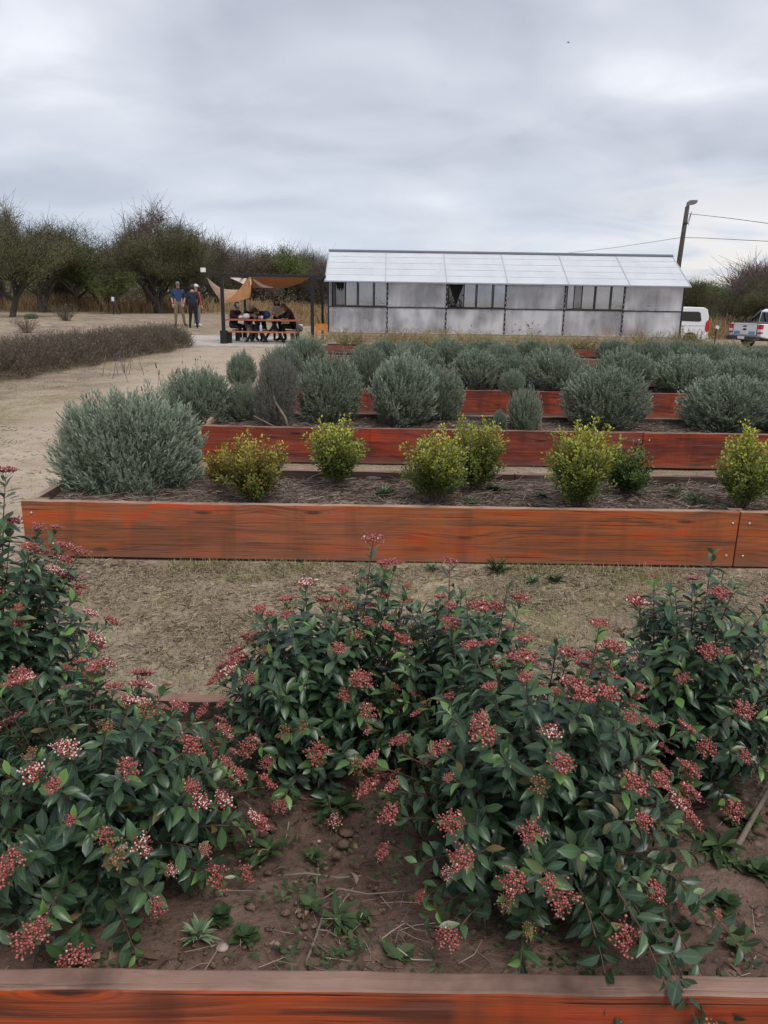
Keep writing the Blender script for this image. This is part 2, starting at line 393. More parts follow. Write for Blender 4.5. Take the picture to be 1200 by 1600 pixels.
# path: paler trodden strip of bare soil running past the ends of the beds
PATH = ground_mat('path_bare_soil', True).m
rng = np.random.default_rng(3)
pY = np.arange(3.0, 24.6, .3)
cl = np.interp(pY, [3, 7, 12, 18, 24.6], [-3.0, -3.3, -3.5, -3.9, -4.6]); wd = np.interp(pY, [3, 7, 12, 24.6], [1.3, 1.4, 1.5, 2.1]) + .12 * np.sin(pY * 3.1)
cols = np.linspace(-1, 1, 9)
PX = cl[:, None] + cols[None] * (wd[:, None] + .1 * np.sin(pY * 5.3)[:, None]); PY = np.repeat(pY[:, None], 9, 1)
PZ = terrain(PX, PY) + .02 * (1 - cols[None] ** 4) - .006
idx = np.arange(PX.size).reshape(PX.shape)
F = np.stack([idx[:-1, :-1], idx[:-1, 1:], idx[1:, 1:], idx[1:, :-1]], -1).reshape(-1, 4)
o = arrobj('path', np.stack([PX, PY, PZ], -1), F, PATH, smooth=True, attrs={'edge': np.repeat(np.abs(cols)[None] ** 1.5, len(pY), 0).ravel()}); tag(o, kind='structure')

# concrete pad under the pergola
pad = MB(); a = at(250, 541, 0); b = at(500, 543, 0)
pad.box((-4.6, 26.4, -.0), (8.6, 5.6, .10), bevel=.02)
o = pad.build('pavement', plain('pale_worn_concrete', (.47, .42, .37), .9, vary=.15, scale=3)); tag(o, kind='structure')

# ------------------------------------------------------------------ grass blades
STRAW = leafmat('dry_grass_blades', [(0, (.16, .12, .07)), (.35, (.36, .29, .17)), (.75, (.50, .42, .27)), (.9, (.24, .25, .09)), (1, (.14, .19, .06))], .9, .1)
def blades(n, rng, posf, lmin, lmax, w, lay):
    xy = posf(n, rng); n = len(xy)
    z = terrain(xy[:, 0], xy[:, 1])
    P = np.column_stack([xy, z - .002]); L = rng.uniform(lmin, lmax, n)
    an = rng.uniform(0, 2 * math.pi, n); el = rng.uniform(0.02, 1.0, n) ** lay * 1.3
    D = np.column_stack([np.cos(an) * np.cos(el), np.sin(an) * np.cos(el), np.sin(el)])
    side = np.column_stack([-np.sin(an), np.cos(an), np.zeros(n)]) * w
    V = np.stack([P - side, P + side, P + D * L[:, None] * .55 + side * .8, P + D * L[:, None] * .55 - side * .8,
                  P + D * L[:, None] * np.array([1, 1, .8])], 1)
    Q = np.array([[0, 1, 2, 3]]); T = np.array([[3, 2, 4, 4]])
    F = np.array([[0, 1, 2, 3]])[None] + (np.arange(n) * 5)[:, None, None]
    F2 = np.array([[3, 2, 4]])[None] + (np.arange(n) * 5)[:, None, None]
    return V.reshape(-1, 3), F.reshape(-1, 4), F2.reshape(-1, 3), n
def vnoise(x, y, s, seed=0):
    return .5 + .25 * (np.sin(x * s + 1.7 * np.sin(y * s * .9 + seed) + seed) + np.sin(y * s * 1.3 + 1.3 * np.sin(x * s * 1.1 + seed * 2)))
def grass_obj(name, n, seed, region, lmin, lmax, w, lay, thr, label, mat=STRAW, green=.12):
    rng = np.random.default_rng(seed)
    def posf(n, rng):
        x = rng.uniform(region[0], region[1], n); y = region[2] + (region[3] - region[2]) * rng.random(n)
        keep = (vnoise(x, y, 3.1, seed) * .6 + vnoise(x, y, 9.0, seed + 4) * .4 + rng.normal(size=n) * .12) > thr
        return np.column_stack([x, y])[keep]
    V, F, F2, n = blades(n, rng, posf, lmin, lmax, w, lay)
    me = bpy.data.meshes.new(name); me.vertices.add(len(V)); me.vertices.foreach_set('co', V.ravel().astype(np.float32))
    li = np.concatenate([F.ravel(), F2.ravel()]).astype(np.int32); me.loops.add(len(li)); me.loops.foreach_set('vertex_index', li)
    starts = np.concatenate([np.arange(len(F)) * 4, len(F) * 4 + np.arange(len(F2)) * 3]).astype(np.int32)
    me.polygons.add(len(starts)); me.polygons.foreach_set('loop_start', starts)
    me.polygons.foreach_set('loop_total', np.concatenate([np.full(len(F), 4), np.full(len(F2), 3)]).astype(np.int32))
    g = vnoise(V[::5, 0], V[::5, 1], 2.3, seed + 9) > .68
    r = np.where(g & (rng.random(n) < .7) | (rng.random(n) < green), rng.uniform(.85, 1, n), rng.uniform(0, .8, n))
    a = me.attributes.new('rnd', 'FLOAT', 'POINT'); a.data.foreach_set('value', np.repeat(r, 5).astype(np.float32))
    me.materials.append(mat); me.update(calc_edges=True)
    o = link(bpy.data.objects.new(name, me)); tag(o, label, 'grass', kind='stuff'); return o
grass_obj('dry_grass', 120000, 11, (-2.6, 2.6, 2.22, 4.36), .012, .05, .0011, 1.9, .38, 'short trampled straw and grass between the two nearest beds')
grass_obj('dry_grass', 16000, 15, (-2.2, 2.6, 4.08, 4.39), .02, .07, .0014, 1.0, .50, 'greener grass along the foot of the orange-brown board', green=.6)
grass_obj('dry_grass', 14000, 16, (-.2, 2.6, 3.3, 4.3), .015, .05, .0014, 1.4, .55, 'patches of green grass among the straw on the weedy side', green=.75)
def straw_litter(n, seed, reg, w, lmax, label):
    rng = np.random.default_rng(seed); x = rng.uniform(reg[0], reg[1], n); y = rng.uniform(reg[2], reg[3], n); k = vnoise(x, y, 5.0, seed) * .6 + vnoise(x, y, 13.0, seed + 3) * .4 + rng.normal(size=n) * .15 > .42
    x, y = x[k], y[k]; n = len(x); L = rng.uniform(.2, 1, n) * lmax; an = rng.uniform(0, 6.28, n); P0 = np.column_stack([x, y, terrain(x, y) + rng.random(n) * .012])
    P1 = P0 + np.column_stack([np.cos(an) * L, np.sin(an) * L, rng.normal(0, .18, n) * L]); V, F, A = ribbons(P0, P1, w * rng.uniform(.5, 1.5, n), rng, bend=.12)
    o = arrobj('straw_litter', V, F, LITTER, attrs=A); tag(o, label, 'straw', kind='stuff')
LITTER = leafmat('trampled_straw', [(0, (.035, .026, .02)), (.35, (.10, .075, .05)), (.6, (.28, .22, .15)), (.85, (.46, .38, .28)), (1, (.58, .50, .40))], .9, .1)
straw_litter(52000, 61, (-2.5, 2.5, 2.22, 4.37), .0014, .058, 'trampled straw bits scattered over the soil between the two nearest beds')
straw_litter(26000, 62, (-6.5, -1.9, 3.6, 9), .0024, .08, 'straw bits scattered over the path beside the beds')
grass_obj('dry_grass', 26000, 12, (-6.5, 6.0, 5.45, 7.2), .015, .05, .0016, 1.5, .42, 'thin dry grass strip behind the orange bed')
grass_obj('dry_grass', 60000, 13, (-8.5, -2.0, 3.4, 12.5), .015, .05, .0017, 1.6, .47, 'pale trodden turf along the path beside the beds')
grass_obj('dry_grass', 22000, 14, (-11.5, -1.0, 12.5, 25), .03, .08, .004, 1.5, .45, 'sparse yellow turf on the far part of the path')

# ------------------------------------------------------------------ raised beds
W_ORG = woodmat('orange_stained_board', (.41, .115, .034), (.50, .085, .020), (.05, .026, .022), (.22, .082, .042), (.38, .25, .18), .22)
W_NEAR = woodmat('red_orange_weathered_board', (.34, .068, .020), (.50, .075, .016), (.022, .013, .013), (.12, .036, .022), (.25, .155, .118), .1)
W_RED = woodmat('deep_red_stained_board', (.23, .042, .020), (.36, .055, .018), (.03, .014, .013), (.10, .024, .018), (.28, .18, .145), .15)
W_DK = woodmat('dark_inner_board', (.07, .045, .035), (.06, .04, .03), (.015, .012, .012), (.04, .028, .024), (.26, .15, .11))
W_GRY = woodmat('grey_aged_board', (.15, .10, .075), (.18, .11, .08), (.05, .035, .03), (.10, .07, .055), (.30, .21, .16))
W_FAR = woodmat('brown_faded_board', (.17, .06, .035), (.22, .055, .03), (.05, .025, .02), (.12, .05, .035), (.2, .14, .12))
SCREW = plain('galvanised_screw_head', (.62, .60, .57), .35, .6)
def soilmat(name, a, b, c_, stick):
    t = NT(name); v = t.coord('Object', rnd=True); m1 = t.noise(v, 3.5, 6, .62, .3); m2 = t.noise(v, 40, 5, .7); m3 = t.noise(t.coord('Object', (1, 3.5, 1), rnd=True), 30, 4, .65, 1.5)
    c = t.ramp(m1, [(.3, a), (.5, b), (.7, c_)])
    c = t.mix(t.math('MULTIPLY', t.f(m2, .5, .72), .6), c, tuple(x * .35 for x in a))
    c = t.mix(t.math('MULTIPLY', t.f(m3, .56, .70), stick), c, tuple(min(1, x * 1.7) for x in c_))
    vo = t.new('ShaderNodeTexVoronoi'); t.l.new(v, vo.inputs['Vector']); vo.inputs['Scale'].default_value = 26
    t.col(c); t.rough(.95, .1)
    t.bump(t.math('ADD', t.math('ADD', m2, t.math('MULTIPLY', m1, 2.0)), t.math('MULTIPLY', vo.outputs['Distance'], .6)), .9, .02); MATS[name] = t.m; return t.m
SOIL = soilmat('reddish_brown_soil', (.11, .070, .054), (.19, .125, .097), (.28, .195, .155), .1)
SOILM = soilmat('mulched_grey_soil', (.14, .10, .08), (.22, .165, .14), (.30, .235, .20), .5)

def soil_mesh(x0, x1, y0, y1, z, seed, amp=.018, cell=.045):
    nx = int((x1 - x0) / cell) + 1; ny = max(4, int((y1 - y0) / cell) + 1)
    X, Y = np.meshgrid(np.linspace(x0, x1, nx), np.linspace(y0, y1, ny)); rng = np.random.default_rng(seed)
    Z = z + amp * (np.sin(X * 4.1 + 2 * np.sin(Y * 5 + seed)) * .5 + np.sin(Y * 9.0 + X * 2.3 + seed) * .4) + rng.normal(size=X.shape) * amp * .22
    idx = np.arange(nx * ny).reshape(ny, nx); F = np.stack([idx[:-1, :-1], idx[:-1, 1:], idx[1:, 1:], idx[1:, :-1]], -1).reshape(-1, 4)
    # skirt box below so the soil fills its frame
    return np.stack([X, Y, Z], -1).reshape(-1, 3), F, (lambda x, y: z)

def raised_bed(x0, joints, x1, y0, y1, h, wood, label, rear=None, side=None, yaw=0.0, soil=SOIL, soil_z=None, seed=1, gaps=0.0, screws=True, amp=.018):
    root = empty('raised_bed', (x0, y0, 0), yaw, label, 'raised bed', 'raised garden beds of stained boards')
    L = x1 - x0; D = y1 - y0; TK = .048
    xs = [0] + [j - x0 for j in joints] + [L]
    def plank(name, a, b, y, mat, hh=h, z0=0.0):
        mb = MB(); w = b - a
        mb.box((w / 2, TK / 2, hh / 2), (w - .006, TK, hh), bevel=.005)
        nc = max(2, int(w / .09))
        for k in range(1, nc):
            bmesh.ops.bisect_plane(mb.bm, geom=list(mb.bm.verts) + list(mb.bm.edges) + list(mb.bm.faces), plane_co=(w * k / nc, 0, 0), plane_no=(1, 0, 0))
        s_ = (a * 3.7 + y * 11 + y0 * 5) % 7
        for v_ in mb.bm.verts:
            q = v_.co.x; v_.co.y += .0025 * math.sin(q * 1.9 + s_) + .0010 * math.sin(q * 17 + s_) * (v_.co.z > hh * .5)
            if v_.co.z > hh * .8: v_.co.z += .0018 * math.sin(q * 2.7 + s_ * 2) + .0011 * math.sin(q * 23 + s_) + .0009 * math.sin(q * 57 + v_.co.y * 90)
        o = mb.build(name, mat, root, loc=(a, y, z0)); return o
    for a, b in zip(xs, xs[1:]):
        p = plank('front_board', a, b, 0, wood, z0=gaps)
        if screws:
            for sx in (.05, b - a - .05):
                for k, sz in enumerate((.07, h - .07)):
                    mb = MB(); mb.ball((0, 0, 0), (.0075, .004, .0075), 10, 6); mb.build('screw', SCREW, p, loc=(sx + .012 * k, -.001, sz))
    rx = [0] + [min(L, q) for q in np.arange(3.1, L, 4.2)] + [L]
    for a, b in zip(rx, rx[1:]):
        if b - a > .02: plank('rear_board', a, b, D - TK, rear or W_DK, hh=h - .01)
    for k, xx in enumerate((0.0, L - TK)):
        mb = MB(); mb.box((TK / 2, (D - 2 * TK) / 2, h / 2 - .006), (TK, D - 2 * TK - .006, h - .012), bevel=.005)
        mb.build('end_board', side or W_GRY, root, loc=(xx, TK + .003, 0))
    for a in [.11] + [j - x0 for j in joints]:
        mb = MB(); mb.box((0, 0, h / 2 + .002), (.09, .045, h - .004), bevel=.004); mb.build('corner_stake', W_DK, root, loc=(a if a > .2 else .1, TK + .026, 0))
    sz = h - .09 if soil_z is None else soil_z
    V, F, _ = soil_mesh(TK, L - TK, TK, D - TK, sz, seed, amp)
    arrobj('soil', V, F, soil, root, smooth=True)
    return root
p2 = at(35, 782, .34); j2 = at(1150, 797, .34).x
BED = [None]
BED.append(dict(y0=1.088, y1=2.19, h=.33, x0=-1.75, x1=3.4, sz=.245))
BED.append(dict(y0=4.40, y1=5.42, h=.345, x0=p2.x, x1=j2 + 4.2, sz=.27))
for (px, py, y0, jn) in ((313, 662, 7.22, 1), (455, 607, 10.45, 1), (470, 575, 13.4, 1), (480, 556, 16.4, 1), (505, 541, 19.5, 1)):
    q = aty(px, py, y0); BED.append(dict(y0=y0, y1=y0 + 1.03, h=.34, x0=q.x, x1=q.x + 4.2 * 3, sz=.27))
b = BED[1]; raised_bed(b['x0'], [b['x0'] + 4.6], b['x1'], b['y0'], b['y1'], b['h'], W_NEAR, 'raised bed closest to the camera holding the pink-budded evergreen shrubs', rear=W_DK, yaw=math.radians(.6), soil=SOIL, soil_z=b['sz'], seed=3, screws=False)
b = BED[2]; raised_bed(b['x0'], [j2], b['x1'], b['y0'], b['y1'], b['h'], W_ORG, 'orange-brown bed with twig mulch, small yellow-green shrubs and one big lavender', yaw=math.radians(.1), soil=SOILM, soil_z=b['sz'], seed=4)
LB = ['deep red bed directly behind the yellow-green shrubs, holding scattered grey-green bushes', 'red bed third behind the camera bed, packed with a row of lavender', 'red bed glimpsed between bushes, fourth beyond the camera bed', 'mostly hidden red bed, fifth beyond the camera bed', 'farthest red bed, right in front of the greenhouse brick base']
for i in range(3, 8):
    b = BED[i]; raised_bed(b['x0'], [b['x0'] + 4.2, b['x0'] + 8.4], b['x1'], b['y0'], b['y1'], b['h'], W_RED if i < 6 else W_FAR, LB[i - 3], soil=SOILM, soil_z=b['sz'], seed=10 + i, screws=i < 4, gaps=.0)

# mulch of twigs and straw on the beds
MULCH = leafmat('grey_brown_twig_mulch', [(0, (.05, .035, .028)), (.35, (.16, .115, .09)), (.75, (.30, .235, .19)), (1, (.46, .39, .33))], .9, .1)
def mulch(b, n, seed, label, lmin=.04, lmax=.2, w=.0022, x1=None):
    rng = np.random.default_rng(seed); x1 = x1 or b['x1'] - .1
    x = rng.uniform(b['x0'] + .08, x1, n); y = rng.uniform(b['y0'] + .08, b['y1'] - .08, n)
    L = rng.uniform(0, 1, n) ** 2 * (lmax - lmin) + lmin; an = rng.normal(0, .9, n) + np.where(rng.random(n) < .15, 1.4, 0)
    z = b['sz'] + .008 + rng.random(n) * .028
    P0 = np.column_stack([x, y, z]); P1 = P0 + np.column_stack([np.cos(an) * L, np.sin(an) * L, rng.normal(0, .12, n) * L])
    for P in (P0, P1):
        P[:, 1] = np.clip(P[:, 1], b['y0'] + .055, b['y1'] - .055); P[:, 0] = np.maximum(P[:, 0], b['x0'] + .055); P[:, 2] = np.maximum(P[:, 2], b['sz'] + .004)
    V, F, A = ribbons(P0, P1, w * rng.uniform(.5, 1.6, n), rng, bend=.07)
    o = arrobj('twig_mulch', V, F, MULCH, attrs=A); tag(o, label, 'mulch', kind='stuff')
mulch(BED[2], 7500, 21, 'twig and straw mulch covering the soil around the yellow-green shrubs', x1=3.3)
mulch(BED[3], 4200, 22, 'twig mulch in the deep red bed', lmax=.16, w=.003, x1=5.2)
mulch(BED[4], 2500, 23, 'twig mulch in the lavender-filled red bed', lmax=.18, w=.004, x1=7)
# ------------------------------------------------------------------ plants
VLEAF = leafmat('dark_glossy_evergreen_leaf', [(0, (.020, .046, .024)), (.5, (.036, .080, .040)), (.85, (.064, .120, .055)), (.97, (.085, .145, .062)), (1, (.20, .13, .05))], .34, .6, .14, .1, young=(.20, .36, .085), rib=(.13, .20, .10), under=(.10, .155, .105))
BARK = plain('reddish_brown_bark', (.12, .065, .045), .85, vary=.3, scale=30)
def budmat(name, stops):
    t = NT(name); c = t.ramp(t.attr('rnd'), stops); t.col(c); t.rough(.5, .4); return t.m
BUD1 = budmat('pink_red_flower_buds', [(0, (.22, .05, .045)), (.5, (.37, .10, .09)), (.965, (.50, .19, .17)), (.985, (.78, .60, .52))])
BUD2 = budmat('half_open_white_pink_buds', [(0, (.24, .04, .045)), (.55, (.42, .09, .09)), (.66, (.62, .30, .26)), (1, (.85, .74, .66))])
BUD3 = budmat('withered_brown_buds', [(0, (.14, .06, .03)), (.6, (.26, .11, .06)), (1, (.38, .22, .10))])
ICO = None
def ico():
    bm = bmesh.new(); bmesh.ops.create_icosphere(bm, subdivisions=1, radius=1.0)
    V = np.array([v.co[:] for v in bm.verts]); F = np.array([[v.index for v in f.verts] for f in bm.faces]); bm.free(); return V, F
ICO = ico()
STALK = plain('reddish_flower_stalk', (.22, .10, .06), .7, vary=.2, scale=40)
def cluster_mesh(seed, mat, n=112, R=.033):
    """flat-topped cyme: stalks forking to many oval buds"""
    rng = np.random.default_rng(seed); P = []; stal0, stal1 = [], []
    nb = 7
    for b in range(nb):
        an = 2 * math.pi * b / (nb - 1) + rng.normal() * .2 if b else 0; rr = 0 if b == 0 else R * rng.uniform(.5, .72)
        c = np.array([math.cos(an) * rr, math.sin(an) * rr, R * rng.uniform(.75, 1.0) * (1 - .25 * (rr / R) ** 2)])
        stal0.append([0, 0, -.004]); stal1.append(c - [0, 0, R * .25])
        for k in range(n // nb):
            d = rng.normal(size=3) * np.array([1, 1, .55]) * R * .27; d[2] *= .6; P.append(c + d); stal0.append(c - [0, 0, R * .25]); stal1.append(c + d)
    P = np.array(P); n = len(P); r = rng.uniform(.0021, .0036, n)
    V = P[:, None, :] + ICO[0][None] * r[:, None, None] * np.array([1, 1, 1.25]); F = ICO[1][None] + (np.arange(n) * len(ICO[0]))[:, None, None]
    V, F = V.reshape(-1, 3), F.reshape(-1, 3); rb = np.repeat(rng.random(n), len(ICO[0]))
    SV, SF, SA = ribbons(np.array(stal0), np.array(stal1), .0008, rng)
    T = np.concatenate([SF[:, [0, 1, 2]], SF[:, [0, 2, 3]]])
    VV = np.concatenate([V, SV]); FF = np.concatenate([F, T + len(V)]); mi = np.concatenate([np.zeros(len(F)), np.ones(len(T))])
    return arrmesh('flower_cluster', VV, FF, [mat, STALK], midx=mi, attrs={'rnd': np.concatenate([rb, SA['rnd']])})
CL_RED = [cluster_mesh(s, BUD1) for s in range(4)]; CL_WHT = [cluster_mesh(10 + s, BUD2) for s in range(3)]; CL_BRN = [cluster_mesh(20 + s, BUD3, 50) for s in range(2)]

def bez(a, b, c, t): return a * (1 - t) ** 2 + b * 2 * t * (1 - t) + c * t * t
def viburnum(loc, rx, ry, h, nsh, seed, label, flower=.5, white=.15, lean=(0, 0), leafL=.048, tall=(), low=.0, pairs=13, hang=()):
    rng = np.random.default_rng(seed)
    root = empty('evergreen_shrub', loc, 0, label, 'shrub', 'evergreen shrubs with pink bud clusters')
    pos, dr, up, sc, ag, rn = [], [], [], [], [], []; S0, S1, SW = [], [], []; tips = []
    tg = []
    k = 0
    while len(tg) < nsh:
        an = k * 2.39996 + rng.normal() * .15; u = (len(tg) + .5) / nsh; k += 1
        el = math.asin(min(1, low + (1 - low) * (1 - u) ** 1.0 * .98)) + rng.normal() * .06
        rad = rng.uniform(.86, 1.08)
        tg.append((np.array([math.cos(an) * math.cos(el) * rx * rad + lean[0] * math.sin(el), math.sin(an) * math.cos(el) * ry * rad + lean[1] * math.sin(el), h * (.12 + .88 * math.sin(el)) * rad]), 1.0))
    for tpt in tall: tg += [(np.array(tpt, float) * np.array([1, 1, z_]) + np.array([dx_, 0, 0]), 1.6) for z_, dx_ in ((1, 0), (.90, .035), (.84, -.03))]
    for tpt in hang: tg.append((np.array(tpt, float), -1.0))
    inner = int(nsh * .55)
    for i in range(inner):
        a = rng.uniform(0, 2 * math.pi); rr = rng.uniform(.2, .78); tg.append((np.array([math.cos(a) * rx * rr, math.sin(a) * ry * rr, h * rng.uniform(.15, .75) * (1 - .3 * rr)]), .5))
    for tp, kind in tg:
        b0 = np.array([rng.normal() * rx * .10, rng.normal() * ry * .10, -.02])
        cp = np.array([tp[0] * .45, tp[1] * .45, tp[2] * .55 + .05 + h * .05])
        if kind < 0: cp = np.array([tp[0] * .5, tp[1] * .4, h * .6])
        if kind > 1: cp = np.array([tp[0] * .8, tp[1] * .8, tp[2] * .45])
        L = np.linalg.norm(tp - b0); ts = np.linspace(0, 1, 7); pts = [bez(b0, cp, tp, q) for q in ts]
        for q in range(6): S0.append(pts[q]); S1.append(pts[q + 1]); SW.append(.0038 * (1 - ts[q] * .6))
        npair = int(pairs * (1.7 if kind > 1 else 1) * rng.uniform(.85, 1.15)); t0 = max(.05, 1 - npair * .0205 / L)
        rot = rng.uniform(0, math.pi)
        for j in range(npair):
            q = t0 + (1 - t0) * (j + .5) / npair; p = bez(b0, cp, tp, q); tn = unit(bez(b0, cp, tp, min(1, q + .03)) - bez(b0, cp, tp, q - .03))
            s1 = unit(np.cross(tn, [0.01, .02, 1.0]) + 1e-4); s2 = np.cross(tn, s1); ph = rot + j * math.pi / 2 + rng.normal() * .25
            last = (npair - 1 - j)
            for sg in (0, math.pi):
                rv = s1 * math.cos(ph + sg) + s2 * math.sin(ph + sg)
                d = rv * 1.0 + tn * (.45 + .5 * (last < 2)) + np.array([0, 0, -.22 if last > 1 else .10]) + rng.normal(size=3) * .22
                pos.append(p + rv * .003); dr.append(d); up.append(np.array([0, 0, 1.0]) * .7 + tn * .8 + rng.normal(size=3) * .25)
                s = leafL * rng.uniform(.72, 1.12) * (.55 if last == 0 else .82 if last == 1 else 1)
                sc.append(s); yng = (rng.random() < (.40 if kind < 1.5 else .6)) and last < 2 and kind >= .9
                ag.append(rng.uniform(.35, 1.0) if yng else (rng.uniform(.0, .25) if last < 3 and kind >= .9 else 0.0)); rn.append(rng.random())
        tips.append((tp, unit(tp - cp), kind))
    sc = np.array(sc)
    wd_ = sc * rng.uniform(.36, .56, len(sc)); which = rng.integers(0, 3, len(sc)); pos, dr, up, rn, ag = map(np.array, (pos, dr, up, rn, ag)); bits = []
    for w_, tm in enumerate((LEAF, LEAF2, LEAF3)):
        m_ = which == w_; V, F, A = scatter(tm[0], tm[1], pos[m_], dr[m_], up[m_], sc[m_], rn[m_], ag[m_], wid=wd_[m_]); A['rib'] = np.tile([0., 1., 0.] * 5, int(m_.sum())); bits.append((V, F, A))
    V, F, A = join(bits)
    arrobj('foliage', V, F, VLEAF, root, attrs=A, smooth=True)
    V, F, A = ribbons(np.array(S0), np.array(S1), np.array(SW), rng); arrobj('branches', V, F, BARK, root)
    nc = 0
    for tp, d, kind in tips:
        if kind < .9 and kind > 0 or nc > 95: continue
        if rng.random() > flower * 1.15: continue
        r = rng.random(); me = CL_WHT[rng.integers(3)] if r < white else (CL_BRN[rng.integers(2)] if r > .92 else CL_RED[rng.integers(4)])
        o = link(bpy.data.objects.new('flower_cluster', me), root); q = Vector(unit(np.array(d) * .7 + np.array([0, 0, .8]))).to_track_quat('Z', 'Y')
        o.rotation_mode = 'QUATERNION'; o.rotation_quaternion = q; o.location = tp + np.array(d) * .004
        s = rng.uniform(.50, .90) * (.65 if rng.random() < .3 else 1); o.scale = (s * rng.uniform(.85, 1.15), s, s); nc += 1
    return root
SZ = .245
def V3(x, y, z=SZ): return (x, y, z)
q = at(860, 1440, SZ)
viburnum(V3(.36, 1.52), .37, .36, .54, 120, 1, 'widest pink-budded shrub, spilling over the near board', .60, .05, low=-.05, tall=[(-.16, .22, .62), (.12, .05, .60)], hang=[(.22, -.44, .05), (.30, -.42, .0), (.16, -.43, .12), (.34, -.38, .12), (.27, -.47, -.03), (.08, -.42, .02)])
viburnum(V3(-.19, 1.93), .30, .26, .52, 105, 2, 'pink-budded shrub in the middle with two tall leafy shoots', .62, .12, low=-.02, tall=[(.16, .02, .66), (.22, .02, .60)])
viburnum(V3(.20, 1.96), .27, .24, .52, 85, 3, 'shorter shrub behind the widest one, with a single flower-topped shoot', .38, .1, tall=[(-.02, 0, .60), (.14, .0, .55)])
viburnum(V3(.86, 1.92), .30, .27, .56, 95, 4, 'tall pink-budded shrub by the right-hand end, behind the widest one', .55, .05, low=-.05, tall=[(.03, .05, .66), (-.12, .05, .57)])
viburnum(V3(-.66, 1.50), .38, .36, .47, 120, 5, 'pink-budded shrub with the most half-open white flowers, nearest the corner', .70, .28, low=-.05)
viburnum(V3(-1.06, 1.90), .31, .28, .80, 105, 6, 'tallest pink-budded shrub at the end of the near bed', .70, .08, low=0)
viburnum(V3(1.45, 1.62), .26, .3, .45, 50, 7, 'pink-budded shrub cut off by the picture edge', .35, .05)

# ---- lavender / grey-green bushes
LAV = leafmat('grey_green_lavender_leaf', [(0, (.075, .10, .064)), (.45, (.175, .22, .152)), (.85, (.28, .325, .24)), (1, (.42, .455, .375))], .7, .25, .1, .13, young=(.44, .495, .385))
LAVB = leafmat('brownish_lavender_leaf', [(0, (.10, .095, .08)), (.5, (.17, .17, .145)), (1, (.28, .28, .25))], .7, .25, .1, .1, young=(.27, .29, .25))
WOODY = plain('woody_grey_stem', (.20, .16, .125), .9, vary=.3, scale=20)
SPIKE = plain('dried_purple_flower_head', (.09, .06, .085), .8, vary=.3, scale=60)
def lavender_mesh(seed, nsp, mat, R=.5, hh=.95, llen=.042, lw=.0065, sl=.20, open_base=0.0):
    """mound of upright sprigs on a sphere cap of radius R (x,y) and height R*2*hh"""
    rng = np.random.default_rng(seed); pos, dr, up, sc, rn, ag = [], [], [], [], [], []
    n = nsp; u = rng.random(n); an = rng.uniform(0, 2 * math.pi, n)
    ce = u * 1.12 - .12 if not open_base else u * 1.62 - .62; ce = np.clip(ce, -.6, 1)
    se = np.sqrt(np.maximum(0, 1 - ce ** 2)); bump = 1 + .10 * np.sin(an * 2 + seed * 1.7) + .07 * np.sin(an * 5 + ce * 6 + seed * 2) + .06 * np.sin(an * 9 + ce * 11 + seed) + rng.normal(size=n) * .05; bump *= 1 - .1 * (bump.max() > 1.2)
    inner = np.where(rng.random(n) < .3, rng.uniform(.6, .9, n), 1.0)
    N = np.column_stack([np.cos(an) * se, np.sin(an) * se, ce])
    if not open_base: N[:, :2] *= (.55 + .45 * se[:, None]) / np.maximum(se[:, None], .45) * .98
    tip = N * np.column_stack([R * bump * inner, R * bump * inner, R * 1.45 * hh * bump * inner]); tip[:, 2] = tip[:, 2] * (1.0 if not open_base else .64) + R * (.28 if not open_base else .82)
    D = unit(N * .75 + np.array([0, 0, .75]) + rng.normal(size=(n, 3)) * .16)
    SL = sl * rng.uniform(.7, 1.25, n)
    K = 18
    for k in range(K):
        q = k / (K - 1); p = tip - D * (SL * (1 - q))[:, None]
        s1 = unit(np.cross(D, rng.normal(size=(n, 3)))); f = .55 + 1.2 * q
        d = s1 * (1.0 - .55 * q) + D * f
        pos.append(p); dr.append(d); up.append(D + rng.normal(size=(n, 3)) * .3)
        sc.append(llen * rng.uniform(.75, 1.2, n) * (1 - .35 * max(0, q - .7) / .3)); rn.append(rng.random(n) * .6 + .4 * rng.random()); ag.append(np.full(n, max(0, q - .45) * .9))
    pos, dr, up = map(np.concatenate, (pos, dr, up)); sc = np.concatenate(sc)
    V, F, A = scatter(DIAMOND[0], DIAMOND[1], pos, dr, up, sc, np.concatenate(rn), np.concatenate(ag), wid=np.full(len(sc), lw))
    keep = V.reshape(-1, 4, 3)[:, :, 2].min(1) > .0
    return arrmesh('foliage', V, F, [mat], attrs=A)
def stems_mesh(seed, R, n=60):
    rng = np.random.default_rng(seed); an = rng.uniform(0, 2 * math.pi, n); r = R * rng.uniform(.2, .85, n)
    P0 = np.column_stack([rng.normal(size=n) * R * .08, rng.normal(size=n) * R * .08, np.full(n, -.03)])
    P1 = np.column_stack([np.cos(an) * r, np.sin(an) * r, R * rng.uniform(.5, 1.2, n)])
    V, F, A = ribbons(P0, P1, .006, rng, bend=.08); return arrmesh('woody_stems', V, F, [WOODY])
LM = [lavender_mesh(40 + s, 1350, LAV, llen=.048, lw=.0105, open_base=1, sl=.20) for s in range(6)]; LMB = lavender_mesh(50, 1200, LAVB, lw=.009, open_base=1)
SM = stems_mesh(60, .5)
